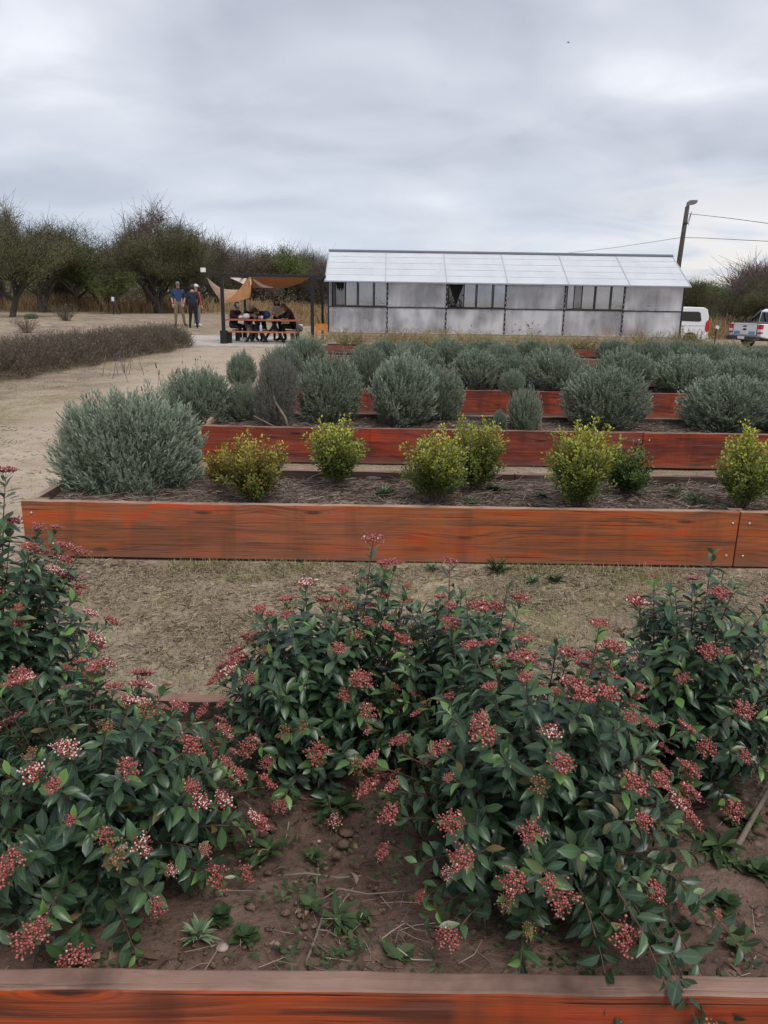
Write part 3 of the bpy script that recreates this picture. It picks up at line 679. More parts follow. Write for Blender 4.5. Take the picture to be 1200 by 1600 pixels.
def spike_mesh(seed):
    mb = MB(); rnd = random.Random(seed); h = rnd.uniform(.11, .17); dx = rnd.uniform(-.02, .02)
    mb.tube([(0, 0, 0), (dx * .5, 0, h * .5), (dx, 0, h)], .0015, 5); mb.mi = 1
    for k in range(5): mb.ball((dx + rnd.uniform(-.002, .002), rnd.uniform(-.002, .002), h + k * .0065), (.0052 - .0006 * k, .0052 - .0006 * k, .005), 6, 5)
    me = bpy.data.meshes.new('flower_spike'); mb.bm.to_mesh(me); mb.bm.free(); me.materials.append(WOODY); me.materials.append(SPIKE); return me
SPM = [spike_mesh(s) for s in range(4)]
LG = 'grey-green lavender bushes in the beds'
def lavender(x, y, z, R, hs, label, seed, mesh=None, spikes=0, sx=1.0, name='lavender_bush', cat='lavender', group=LG):
    r = random.Random(seed); root = empty(name, (x, y, z), r.uniform(0, 6.28), label, cat, group)
    k = R / .5; root.scale = (k * sx * r.uniform(.9, 1.1), k * sx * r.uniform(.88, 1.08), k * hs); root.rotation_euler = (r.uniform(-.13, .13), r.uniform(-.13, .13), root.rotation_euler[2])
    link(bpy.data.objects.new('foliage', mesh or LM[seed % 6]), root); link(bpy.data.objects.new('woody_stems', SM), root)
    for i in range(spikes):
        a = r.uniform(0, 6.28); e = r.uniform(.0, .9); o = link(bpy.data.objects.new('flower_spike', SPM[i % 4]), root)
        o.location = (math.cos(a) * .45 * e, math.sin(a) * .45 * e, .80 * math.sqrt(1 - (e * .9) ** 2) + .02); o.rotation_euler = (r.uniform(-.3, .3), r.uniform(-.3, .3), 0)
    return root
def lav(px, Yc, hw, top, label, seed, z=.27, mesh=None, spikes=0, base=None):
    c = aty(px, 650, Yc); Rr = hw / FPX * (Yc * 1.0) * 1.13; hh = aty(px, top, Yc).z - z
    return lavender(c.x, Yc, z - .02, Rr, (hh + .02) / (1.66 * Rr), label, seed, mesh, spikes)
BIGM = lavender_mesh(77, 3100, LAV, R=.5, hh=.78, llen=.042, lw=.0080, sl=.18)
c = at(193, 748, .27)
big = lavender(c.x + .13, 5.12, .25, .50, 1.0, 'large rounded lavender spilling over the end corner of the orange-brown bed', 5, BIGM, 16)
big.rotation_euler = (0, 0, .25); big.scale = (1.09, .74, .96)
lav(312, 7.9, 47, 574, 'rounded lavender at the outer end of the deep red bed, just behind the big one', 11, spikes=8)
lav(378, 8.0, 27, 597, 'small dark lavender tucked between the end bush and the brownish bush', 12)
w = lav(428, 7.65, 31, 553, 'tall brownish grey-green bush with a bare crooked woody stem', 13, mesh=LMB)
mb = MB(); c = aty(446, 656, 7.45)
mb.tube([(c.x + .03, 7.42, .28), (c.x, 7.43, .40), (c.x - .10, 7.46, .55), (c.x - .13, 7.5, .70)], [.017, .014, .012, .008], 7)
mb.tube([(c.x - .08, 7.45, .29), (c.x - .18, 7.46, .34), (c.x - .32, 7.5, .40)], [.010, .008, .006], 6)
o = mb.build('bare_stem', WOODY); o.parent = w; o.matrix_parent_inverse = (Matrix.LocRotScale(w.location, w.rotation_euler, w.scale)).inverted()
lav(515, 7.95, 43, 553, 'round-headed lavender in the deep red bed, above the second yellow-green shrub', 14)
lav(622, 7.82, 60, 552, 'biggest lavender mound in the deep red bed, wide and dense', 15)
lav(688, 8.08, 32, 573, 'lavender pressed against the back of the biggest mound', 16)
# clipped ball on a thin trunk
c = aty(797, 650, 7.75); z0 = aty(797, 613, 7.75).z; z1 = aty(797, 581, 7.75).z
r0 = empty('lavender_bush', (c.x, 7.75, .26), 0, 'small ball-shaped bush on a thin bare trunk', 'lavender', LG)
o = link(bpy.data.objects.new('foliage', LM[1]), r0); o.location = (0, 0, z0 - .26 - .02); o.scale = (.27, .27, .30)
mb = MB(); mb.tube([(0.0, 0, -.02), (.015, 0, .12), (-.01, .01, z0 - .2)], [.012, .010, .008], 6); mb.tube([(0.05, .02, -.02), (.0, 0, .18)], [.007, .006], 6); mb.build('trunk', WOODY, r0)
lav(823, 7.6, 25, 605, 'small upright lavender beside the ball-shaped bush', 18)
lav(781, 7.42, 12, 641, 'tiny lavender tuft at the foot of the ball-shaped bush', 19)
lav(948, 7.85, 60, 573, 'tall wide lavender mound in the deep red bed behind the third yellow-green pair', 20)
lav(1138, 7.88, 66, 586, 'broad lavender mound in the deep red bed near the picture edge', 21)
lav(1222, 7.8, 42, 612, 'lavender cut off by the picture edge in the deep red bed', 22)
R4 = [(378, 549, 25), (446, 540, 33), (572, 541, 31), (645, 537, 38), (742, 546, 40), (795, 554, 26), (860, 547, 45), (972, 545, 46), (1063, 553, 50), (1150, 556, 40), (1205, 560, 36)]
L4 = ['lavender by the path at the very end of its row, behind the brownish bush', 'lavender behind the brownish bush, below the picnic bench', 'narrow lavender in the gap between the round-headed one and the biggest mound', 'lavender peeking over the biggest mound', 'dense lavender behind the bare stretch of red board by the ball-shaped bush', 'low lavender directly behind the ball-shaped bush', 'dark wide lavender just past the ball-shaped bush, on the next bed', 'lavender peeking over the tall wide mound', 'wide lavender above the red board between the two broad mounds', 'lavender peeking over the broad mound near the picture edge', 'last lavender of its row at the picture edge, below the pickup']
for i, (px, tp, hw) in enumerate(R4): lav(px, 10.98 + .12 * ((i * 7) % 3 - 1), hw, tp, L4[i], 30 + i)
R5 = [(476, 526, 31), (600, 531, 29), (700, 531, 33), (780, 535, 30), (845, 538, 28), (1000, 531, 40), (1088, 534, 36), (1165, 543, 38)]
L5 = ['farthest lavender by the path, against the pergola post foot', 'lavender below the second panel of the greenhouse', 'lavender of the middle row below the greenhouse window with the dark opening', 'lavender of the middle row just past the dark-gap window', 'lavender of the middle row in front of the open pane', 'lavender of the middle row below the inside orange bench', 'lavender below the van', 'lavender directly below the pickup tailgate']
for i, (px, tp, hw) in enumerate(R5): lav(px, 13.92 + .12 * ((i * 5) % 3 - 1), hw, tp, L5[i], 50 + i)
R6 = [(575, 537, 20), (640, 532, 26), (690, 527, 22), (752, 531, 27), (822, 531, 27), (868, 536, 20), (952, 530, 26), (1040, 531, 30), (1120, 537, 28), (1180, 541, 26)]
for i, (px, tp, hw) in enumerate(R6):
    lav(px, 16.95, hw, tp, 'lavender of the farthest grey-green row, ' + ['first from the path', 'second from the path', 'third from the path', 'fourth from the path', 'fifth from the path', 'just before the gap showing orange board', 'just after the gap showing orange board', 'seen in front of the greenhouse end', 'seen below the van wheel', 'seen below the pickup bumper'][i], 70 + i)

# ---- small yellow-green shrubs
BOX = leafmat('box_leaf', [(0, (.05, .095, .02)), (.45, (.11, .175, .032)), (.8, (.19, .25, .045)), (1, (.28, .20, .045))], .45, .45, .22, .1, young=(.60, .60, .07))
BOXO = leafmat('bronzed_box_leaf', [(0, (.06, .085, .018)), (.45, (.14, .15, .028)), (.8, (.25, .19, .035)), (1, (.34, .14, .03))], .45, .45, .22, .1, young=(.62, .40, .06))
BOXG = leafmat('deep_green_box_leaf', [(0, (.02, .05, .015)), (.6, (.05, .11, .025)), (1, (.09, .17, .04))], .45, .45, .15, .1, young=(.25, .32, .05))
BOXM = leafmat('yellow_green_bronze_box_leaf', [(0, (.055, .09, .02)), (.45, (.13, .165, .03)), (.8, (.23, .22, .04)), (1, (.32, .17, .04))], .45, .45, .22, .1, young=(.62, .50, .07))
def boxshrub(px, Yc, hw, top, label, seed, mat, n=80, z=.27, lean=0.0, low=.40):
    rng = np.random.default_rng(seed); c = aty(px, 700, Yc); rx = hw / FPX * Yc * 1.22; h = aty(px, top, Yc).z - z
    root = empty('box_shrub', (c.x, Yc, z), 0, label, 'shrub', 'small yellow-green shrubs in the mulched bed')
    pos, dr, up, sc, ag, rn = [], [], [], [], [], []; S0, S1, SW = [], [], []
    for i in range(n):
        an = i * 2.39996 + rng.normal() * .5; u = (i + .5) / n; se = math.sqrt(u) * .98
        hz = h * (low + (1 - low) * (1 - .55 * u ** 1.2)) * rng.uniform(.45, .88) if rng.random() > .26 else h * rng.uniform(.78, 1.04) * (1 - .25 * u)
        tp = np.array([math.cos(an) * se * rx * rng.uniform(.8, 1.0) + lean * hz, math.sin(an) * se * rx * .9 * rng.uniform(.8, 1.0), hz])
        b0 = np.array([rng.normal() * .012, rng.normal() * .012, -.01]); cp = np.array([tp[0] * .42, tp[1] * .42, tp[2] * .52])
        ts = np.linspace(0, 1, 5); pts = [bez(b0, cp, tp, q) for q in ts]
        for q in range(4): S0.append(pts[q]); S1.append(pts[q + 1]); SW.append(.0026)
        L = np.linalg.norm(tp - b0); m = int(max(10, L / .0105)); t0 = .36
        for j in range(m):
            q = t0 + (1 - t0) * (j + .5) / m; p = bez(b0, cp, tp, q); tn = unit(bez(b0, cp, tp, min(1, q + .05)) - bez(b0, cp, tp, q - .05))
            s1 = unit(np.cross(tn, [0.01, .9, .3])); s2 = np.cross(tn, s1)
            br = rng.random() < .55; off = 0
            if br: off = rng.uniform(.01, .035)
            for w in range(3 if br else 2):
                ph = rng.uniform(0, 2 * math.pi); rv = s1 * math.cos(ph) + s2 * math.sin(ph)
                pos.append(p + rv * (off + .002)); dr.append(rv + tn * rng.uniform(.5, 1.3)); up.append(tn + rng.normal(size=3) * .3)
                sc.append(rng.uniform(.013, .021)); rn.append(rng.random()); ag.append(max(0, (p[2] / h - .30)) * rng.uniform(.3, 1.9) * (q > .45))
    sc = np.array(sc)
    V, F, A = scatter(OVAL[0], OVAL[1], pos, dr, up, sc, np.array(rn), np.clip(np.array(ag), 0, 1), wid=sc * .68)
    arrobj('foliage', V, F, mat, root, attrs=A)
    V, F, A = ribbons(np.array(S0), np.array(S1), np.array(SW), rng); arrobj('branches', V, F, WOODY, root)
    return root
YB = at(395, 782, .27).y
boxshrub(393, 4.66, 54, 672, 'bronzed yellow-green shrub, nearest neighbour of the large lavender', 101, BOXM, 95)
boxshrub(343, 4.98, 26, 690, 'small orange-bronze shrub between the large lavender and the bigger bronzed shrub', 102, BOXO, 34)
boxshrub(525, 5.05, 44, 643, 'yellow-green shrub standing alone at the rear edge of the mulched bed', 103, BOX, 85)
boxshrub(682, 4.70, 53, 662, 'yellow-green shrub near the bed front with a lighter shrub behind it', 104, BOX, 95)
boxshrub(745, 5.08, 47, 642, 'bright leafy shrub at the rear edge beside the front yellow one', 105, BOX, 90)
boxshrub(910, 4.62, 58, 650, 'biggest yellow-tipped shrub at the bed front, dark green one behind', 106, BOX, 115)
boxshrub(984, 4.98, 38, 688, 'compact deep green shrub half behind the biggest yellow-tipped one', 107, BOXG, 80, low=.35)
boxshrub(1172, 4.66, 50, 657, 'yellow-green shrub by the board joint at the picture edge', 108, BOX, 95)
boxshrub(1262, 5.0, 44, 660, 'yellow-green shrub outside the board joint', 109, BOX, 60)

# ---- weeds, sticks and pebbles
WEED = leafmat('soft_green_weed_leaf', [(0, (.035, .065, .025)), (.5, (.06, .10, .038)), (1, (.11, .16, .065))], .6, .3, .2, .15)
WEEDG = leafmat('grey_green_weed_leaf', [(0, (.10, .15, .08)), (.5, (.17, .23, .13)), (1, (.26, .31, .19))], .7, .2, .1, .12)
def weed_mesh(seed, n, L, wid, droop, tmpl=LEAF, mat=WEED, lift=.35):
    rng = np.random.default_rng(seed); an = rng.uniform(0, 2 * math.pi, n); el = rng.uniform(.05, lift * 2, n)
    D = np.column_stack([np.cos(an) * np.cos(el), np.sin(an) * np.cos(el), np.sin(el)]); P = np.column_stack([rng.normal(0, L * .12, n), rng.normal(0, L * .12, n), np.full(n, .003)])
    s = L * rng.uniform(.5, 1.1, n); V, F, A = scatter(tmpl[0], tmpl[1], P, D, np.tile([0, 0, 1.0], (n, 1)), s, rng.random(n), wid=s * wid)
    return arrmesh('leaves', V, F, [mat], attrs=A, smooth=True)
WM = dict(rosette=weed_mesh(1, 16, .07, .30, 0), broad=weed_mesh(2, 14, .05, .62, 0), blade=weed_mesh(3, 40, .085, .09, 0, lift=.55), tuft=weed_mesh(4, 46, .05, .16, 0, mat=WEEDG, lift=.6), clover=weed_mesh(5, 34, .028, .7, 0, lift=.5))
rw = random.Random(9)
def weed(kind, px, py, z, s, label, rot=None):
    p = at(px, py, z); o = link(bpy.data.objects.new('weed', WM[kind])); o.location = (p.x, p.y, tz(p.x, p.y) + .004 if z == 0 else z + .008); o.rotation_euler = (0, 0, rw.uniform(0, 6)); o.scale = (s, s, s)
    return tag(o, label, 'weed', 'weeds growing in the soil and beside the boards')
weed('blade', 778, 893, 0, 1.3, 'spiky dark green weed at the foot of the orange-brown board')
weed('clover', 470, 876, 0, 1.1, 'small leafy green sprout against the foot of the orange-brown board')
weed('tuft', 832, 910, 0, 1.2, 'pale grey-green weed beside the spiky dark one')
weed('blade', 868, 908, 0, .8, 'flat narrow-leaved weed just past the pale grey-green one')
weed('clover', 345, 1046, 0, 1.0, 'lone dark green weed tuft on the dry grass by the shrubs')
weed('tuft', 585, 905, 0, 1.4, 'thin grassy weed behind the tallest leafy shoot')
weed('tuft', 675, 890, 0, 1.2, 'pale weed at the foot of the board under the front yellow shrub')
weed('tuft', 600, 778, .27, 1.86, 'feathery green weed in the mulch between two yellow-green shrubs')
weed('clover', 770, 770, .27, 2.48, 'bright green ground weed in the mulch beside the front yellow shrub')
weed('clover', 812, 748, .27, 2.02, 'small dark green weed by the rear board of the mulched bed')
weed('tuft', 1050, 776, .27, 1.55, 'silvery weed in the mulch past the dark green shrub')
weed('clover', 790, 772, .27, 2.02, 'trailing bright green weed next to the ground weed in the mulch')
weed('clover', 846, 780, .27, 1.71, 'pale green weed sprawl between front yellow shrub and the biggest one')
weed('tuft', 735, 790, .27, 1.4, 'weed sprig under the front yellow shrub')
weed('tuft', 1086, 790, .27, 2.17, 'larger pale green weed in the mulch near the board joint')
weed('rosette', 420, 1335, SZ, .95, 'long-leaved rosette weed in the bare soil beside the white-budded shrub')
weed('rosette', 530, 1268, SZ, 1.15, 'shaded rosette weed under the middle shrub')
weed('broad', 490, 1418, SZ, .8, 'round-leaved weed in the middle of the bare soil')
weed('rosette', 525, 1440, SZ, .8, 'spindly weed touching the round-leaved one')
weed('clover', 345, 1440, SZ, 1.2, 'feathery low weed beside the white-budded shrub foot')
weed('clover', 385, 1470, SZ, 1.3, 'low trailing weed near the near board, shrub side')
weed('broad', 625, 1500, SZ, .8, 'leafy weed against the near board under the widest shrub')
weed('clover', 572, 1440, SZ, .8, 'tiny weed sprig in the bare soil near the widest shrub')
weed('tuft', 310, 1470, SZ, .9, 'divided-leaf weed right at the near board corner of bare soil')
weed('clover', 490, 1345, SZ, .9, 'small weed above the fallen twig')
weed('rosette', 1120, 1330, SZ, 1.1, 'green weed under the shrubs by the dead stick')
weed('clover', 1160, 1290, SZ, 1.8, 'dense green weed patch beside the dead stick')
weed('clover', 1130, 1420, SZ, 1.5, 'small-leaved weed patch below the dead stick')
weed('broad', 1150, 1480, SZ, .9, 'leafy weed behind the near board at the picture edge')
weed('clover', 1185, 1370, SZ, 1.6, 'weed mat at the picture edge above the near board')
weed('tuft', 945, 650, .27, 1.2, 'pale seedling in front of the tall wide lavender mound')
weed('tuft', 1072, 668, .27, 1.6, 'pale upright seedling between the two broad lavender mounds')
# twigs on the bare soil: loose litter nobody could count, plus a few clear sticks
rng = np.random.default_rng(31); n = 4200
x = rng.uniform(-1.2, 1.3, n); y = rng.uniform(1.2, 2.1, n); keep = vnoise(x, y, 6, 2) + rng.normal(size=n) * .1 > .5; x, y = x[keep], y[keep]; n = len(x)
L = rng.uniform(.1, 1, n) ** 2 * .10 ** 1.0; an = rng.uniform(0, 6.28, n); z = SZ + .006 + rng.random(n) * .014
P0 = np.column_stack([x, y, z]); P1 = P0 + np.column_stack([np.cos(an) * L, np.sin(an) * L, rng.normal(0, .05, n) * L])
P1[:, 1] = np.clip(P1[:, 1], 1.17, 2.13)
V, F, A = ribbons(P0, P1, .0011 * rng.uniform(.5, 1.6, n), rng, bend=.1); o = arrobj('twig_litter', V, F, MULCH, attrs=A); tag(o, 'fine twigs and dead stalks littering the bare brown soil', 'litter', kind='stuff')
n = 2600; x = rng.uniform(-1.3, 1.35, n); y = rng.uniform(1.18, 2.12, n); s = rng.uniform(.002, .008, n) * rng.uniform(.4, 1, n)
V = np.column_stack([x, y, np.full(n, SZ + .004)])[:, None, :] + ICO[0][None] * s[:, None, None] * np.array([1, 1, .7]) * rng.uniform(.75, 1.25, (n, len(ICO[0]), 1)); F = ICO[1][None] + (np.arange(n) * len(ICO[0]))[:, None, None]
o = arrobj('soil_crumbs', V, F.reshape(-1, 3), soilmat('loose_soil_crumb', (.12, .065, .048), (.20, .125, .09), (.30, .22, .17), .1)); tag(o, 'loose crumbs of reddish soil in the near bed', 'soil', kind='stuff')
# dead leaves
DEAD = leafmat('dead_leaf', [(0, (.07, .045, .035)), (.5, (.16, .10, .07)), (1, (.30, .20, .14))], .8, .2)
rng = np.random.default_rng(36); n = 420; P = np.column_stack([rng.uniform(-1.3, 1.4, n), rng.uniform(1.2, 2.1, n), SZ + .008 + rng.random(n) * .012]); D = rng.normal(size=(n, 3)) * [1, 1, .25]
V, F, A = scatter(LEAF2[0], LEAF2[1], P, D, np.tile([0, 0, 1.], (n, 1)) + rng.normal(size=(n, 3)) * .4, rng.uniform(.012, .042, n), rng.random(n), wid=rng.uniform(.008, .02, n)); o = arrobj('fallen_leaves', V, F, DEAD, attrs=A, smooth=True); tag(o, 'curled brown dead leaves strewn under the pink-budded shrubs', 'leaves', kind='stuff')
# clods
n = 260; x = rng.uniform(-1.2, 1.35, n); y = rng.uniform(1.2, 2.1, n); s = rng.uniform(.008, .024, n) * rng.uniform(.4, 1, n)
V = np.column_stack([x, y, np.full(n, SZ + .002)])[:, None, :] + ICO[0][None] * s[:, None, None] * np.array([1.2, 1, .55]) * rng.uniform(.6, 1.3, (n, len(ICO[0]), 1)); F = ICO[1][None] + (np.arange(n) * len(ICO[0]))[:, None, None]
o = arrobj('soil_clods', V, F.reshape(-1, 3), SOIL, smooth=True); tag(o, 'rounded clods of reddish soil in the near bed', 'soil', kind='stuff')
# small seedlings in the bare soil
rng = np.random.default_rng(32); n = 1700; cx_, cy_ = rng.uniform(-.9, 1.35, 130), rng.uniform(1.2, 2.1, 130); k = rng.integers(0, 130, n)
P = np.column_stack([cx_[k] + rng.normal(0, .025, n), np.clip(cy_[k] + rng.normal(0, .025, n), 1.17, 2.13), np.full(n, SZ + .01) + rng.random(n) * .01]); D = rng.normal(size=(n, 3)) * np.array([1, 1, .25]) + np.array([0, 0, .3])
V, F, A = scatter(OVAL[0], OVAL[1], P, D, np.tile([0, 0, 1.], (n, 1)), rng.uniform(.008, .022, n), rng.random(n), wid=rng.uniform(.005, .012, n)); o = arrobj('ground_weeds', V, F, WEED, attrs=A); tag(o, 'tiny green seedlings speckling the bare soil', 'weeds', kind='stuff')
def stick(pts, r, label):
    P = [at(a, b_, SZ) + Vector((0, 0, dz)) for a, b_, dz in pts]; mb = MB(); o0 = P[0].copy(); mb.tube([p - o0 for p in P], [r * (1 - .1 * i) for i in range(len(P))], 7)
    o = mb.build('stick', WOODY, loc=o0); tag(o, label, 'stick', 'dead sticks lying on the near bed')
stick([(435, 1376, .014), (480, 1374, .017), (530, 1379, .013), (565, 1376, .014)], .0028, 'long pale twig lying across the bare soil')
stick([(478, 1512, .012), (495, 1470, .015), (507, 1432, .016)], .003, 'dark twig pointing from the near board to the round-leaved weed')
stick([(500, 1415, .012), (530, 1400, .02), (575, 1405, .014), (640, 1400, .014)], .0024, 'thin crooked twig running towards the widest shrub')
stick([(1142, 1345, .015), (1165, 1310, .03), (1195, 1262, .05)], .008, 'thick dead stick leaning beside the green weed patch')
for i, (a, b_, r, lb) in enumerate([(348, 1483, .014, 'flat pinkish stone in the bare soil by the near board'), (498, 1268 + 47, .006, 'small pale pebble under the middle shrub'), (357, 1227, .006, 'round pebble beside the withered bud cluster'), (490, 1480, .007, 'pale pebble beside the dark twig')]):
    p = at(a, b_, SZ); mb = MB(); vs_ = mb.ball((0, 0, 0), (r, r * .75, r * .45), 9, 6); rr = random.Random(i)
    for v_ in vs_: v_.co *= rr.uniform(.85, 1.12)
    o = mb.build('pebble', plain('pale_stone', (.42, .33, .28), .9, vary=.2, scale=80), loc=(p.x, p.y, SZ + r * .3)); tag(o, lb, 'stone', 'pebbles on the soil')
for i, (a, b_, r, lb) in enumerate([(138, 891, .02, 'pale flat stone on the dry grass near the tallest shrub'), (397, 912, .022, 'white flat stone in the dry grass in front of the orange-brown board')]):
    p = at(a, b_, 0); mb = MB(); mb.ball((0, 0, 0), (r, r * .7, r * .3), 9, 6)
    o = mb.build('pebble', plain('pale_stone', (.42, .33, .28), .9), loc=(p.x, p.y, tz(p.x, p.y) + .004)); tag(o, lb, 'stone', 'pebbles on the soil')
# ------------------------------------------------------------------ dry stalky plants in front of the greenhouse
STK = leafmat('yellow_green_dry_stalk', [(0, (.16, .14, .05)), (.4, (.33, .30, .13)), (.8, (.46, .42, .22)), (1, (.20, .12, .06))], .85, .15, .1, .12)
def stalk_mesh(seed, n=62, h=.5, r=.55):
    rng = np.random.default_rng(seed); an = rng.uniform(0, 6.28, n); rr = r * rng.random(n) ** .7; hh = h * rng.uniform(.5, 1.05, n)
    P0 = np.column_stack([rng.normal(0, .05, n), rng.normal(0, .05, n), np.full(n, -.02)]); P1 = np.column_stack([np.cos(an) * rr, np.sin(an) * rr, hh])
    a = ribbons(P0, P1, .0045, rng, bend=.05)
    m = 12; q = rng.uniform(.3, 1, (n, m, 1)); B = (P0[:, None] * (1 - q) + P1[:, None] * q).reshape(-1, 3); D = rng.normal(size=B.shape) * [1, 1, .4] + [0, 0, .8]
    b = scatter(DIAMOND[0], DIAMOND[1], B, D, rng.normal(size=B.shape), rng.uniform(.03, .075, len(B)), rng.random(len(B)), wid=np.full(len(B), .010))
    V, F, A = join([a, b]); return arrmesh('foliage', V, F, [STK], attrs=A)
STM = [stalk_mesh(s) for s in range(4)]
rr_ = random.Random(4); k = 0
SPOT = ['behind the path end of the farthest lavender row', 'below the first greenhouse window', 'just past the first window bay', 'below the second greenhouse bay', 'below the dark seam after the second bay', 'below the dark-gap window', 'just past the dark-gap window', 'below the end of the third bay', 'at the start of the fourth bay', 'below the middle of the fourth bay', 'at the end of the fourth bay', 'below the half-open pane', 'over the gap of orange board', 'below the first inside orange bench', 'below the second inside orange bench', 'below the last greenhouse bay', 'at the greenhouse corner', 'in front of the van wheel', 'behind the van rear', 'between van and pickup', 'in front of the pickup bumper']
for px in range(500, 1190, 33):
    if k >= len(SPOT): break
    Yc = 20.05 + rr_.uniform(-.25, .25); c = aty(px + rr_.uniform(-8, 8), 530, Yc); o = link(bpy.data.objects.new('dry_plant', STM[k % 4]))
    o.location = (c.x, Yc, .26); hh = rr_.uniform(.85, 1.15) * (1.25 if px > 1050 else 1) * (.55 if px > 1125 else 1); s = rr_.uniform(.8, 1.15); o.scale = (s * 1.2, s, hh * .95); o.rotation_euler = (0, 0, rr_.uniform(0, 6))
    tag(o, 'yellowish stalky plant ' + SPOT[k], 'plant', 'dry yellow-green stalky plants along the greenhouse'); k += 1

# ------------------------------------------------------------------ brown low hedge
HED = leafmat('brown_grey_hedge_leaf', [(0, (.09, .070, .054)), (.4, (.18, .142, .11)), (.84, (.23, .19, .145)), (.88, (.13, .14, .085)), (.94, (.16, .17, .11)), (1, (.32, .28, .22))], .85, .15, .1, .1)
A0 = at(-240, 640, 0); A1 = at(305, 541, 0)
def hedge():
    rng = np.random.default_rng(71); ax = (A1 - A0); L = ax.length; ax.normalize(); nrm = Vector((-ax.y, ax.x, 0))
    if nrm.x > 0: nrm = -nrm
    a, nn = np.array(ax), np.array(nrm); n = 17000
    t_ = rng.uniform(0, L, n); w = rng.uniform(0, 1, n); prof = np.minimum(1, np.sqrt(np.maximum(0, 1 - (2 * w - 1) ** 2)) * 1.25)
    W_ = 1.55; lump = 1 + .10 * np.sin(t_ * 5.2) + .07 * np.sin(t_ * 11.7 + 1)
    base = np.array(A0)[None] + a[None] * t_[:, None] + nn[None] * (w * W_ + .08 * np.sin(t_ * 4.3))[:, None]
    hh = .60 * prof * lump * rng.uniform(.55, 1.08, n); z0 = terrain(base[:, 0], base[:, 1])
    P0 = base.copy(); P0[:, 2] = z0 + hh * .35; P1 = base + rng.normal(size=(n, 3)) * .07 + nn[None] * ((w - .5) * .25)[:, None]; P1[:, 2] = z0 + hh + .03
    r1 = ribbons(P0, P1, .0035, rng, bend=.06)
    m = 6; q = rng.uniform(.15, 1.05, (n, m, 1)); B = (P0[:, None] * (1 - q) + P1[:, None] * q).reshape(-1, 3); D = rng.normal(size=B.shape) + [0, 0, .9]
    r2 = scatter(DIAMOND[0], DIAMOND[1], B, D, rng.normal(size=B.shape), rng.uniform(.03, .06, len(B)), rng.random(len(B)), wid=rng.uniform(.009, .016, len(B)))
    V, F, A = join([r1, r2]); o = arrobj('hedge', V, F, HED, attrs=A); tag(o, 'long low brown half-dry hedge running along the sandy path', 'hedge')
hedge()
def tuft(px, py, R, hs, label, name='shrub', mesh=None, cat='shrub'):
    p = at(px, py, 0); p = at(px, py, tz(p.x, p.y)); return lavender(p.x, p.y, tz(p.x, p.y) - .02, R, hs, label, int(px) % 97, mesh, 0, name=name, cat=cat, group=None)
tuft(252, 488, .30, 1.0, 'small round grey-green shrub beside the man in the blue shirt')
tuft(49, 499, .32, .5, 'low dark green shrub near the foot of the leaning tree')
SKM = STM[1].copy(); SKM.materials.clear(); SKM.materials.append(HED)
for px_, py_, s_, lb_ in ((104, 512, 1.5, 'thin brown stalky bush standing up behind the hedge'), (42, 520, 1.2, 'thin brown stalky bush at the far side of the hedge by the picture edge')):
    p_ = at(px_, py_, .05); o = link(bpy.data.objects.new('dry_shrub', SKM)); o.location = (p_.x, p_.y, tz(p_.x, p_.y) - .02); o.scale = (s_, s_, s_); tag(o, lb_, 'shrub')

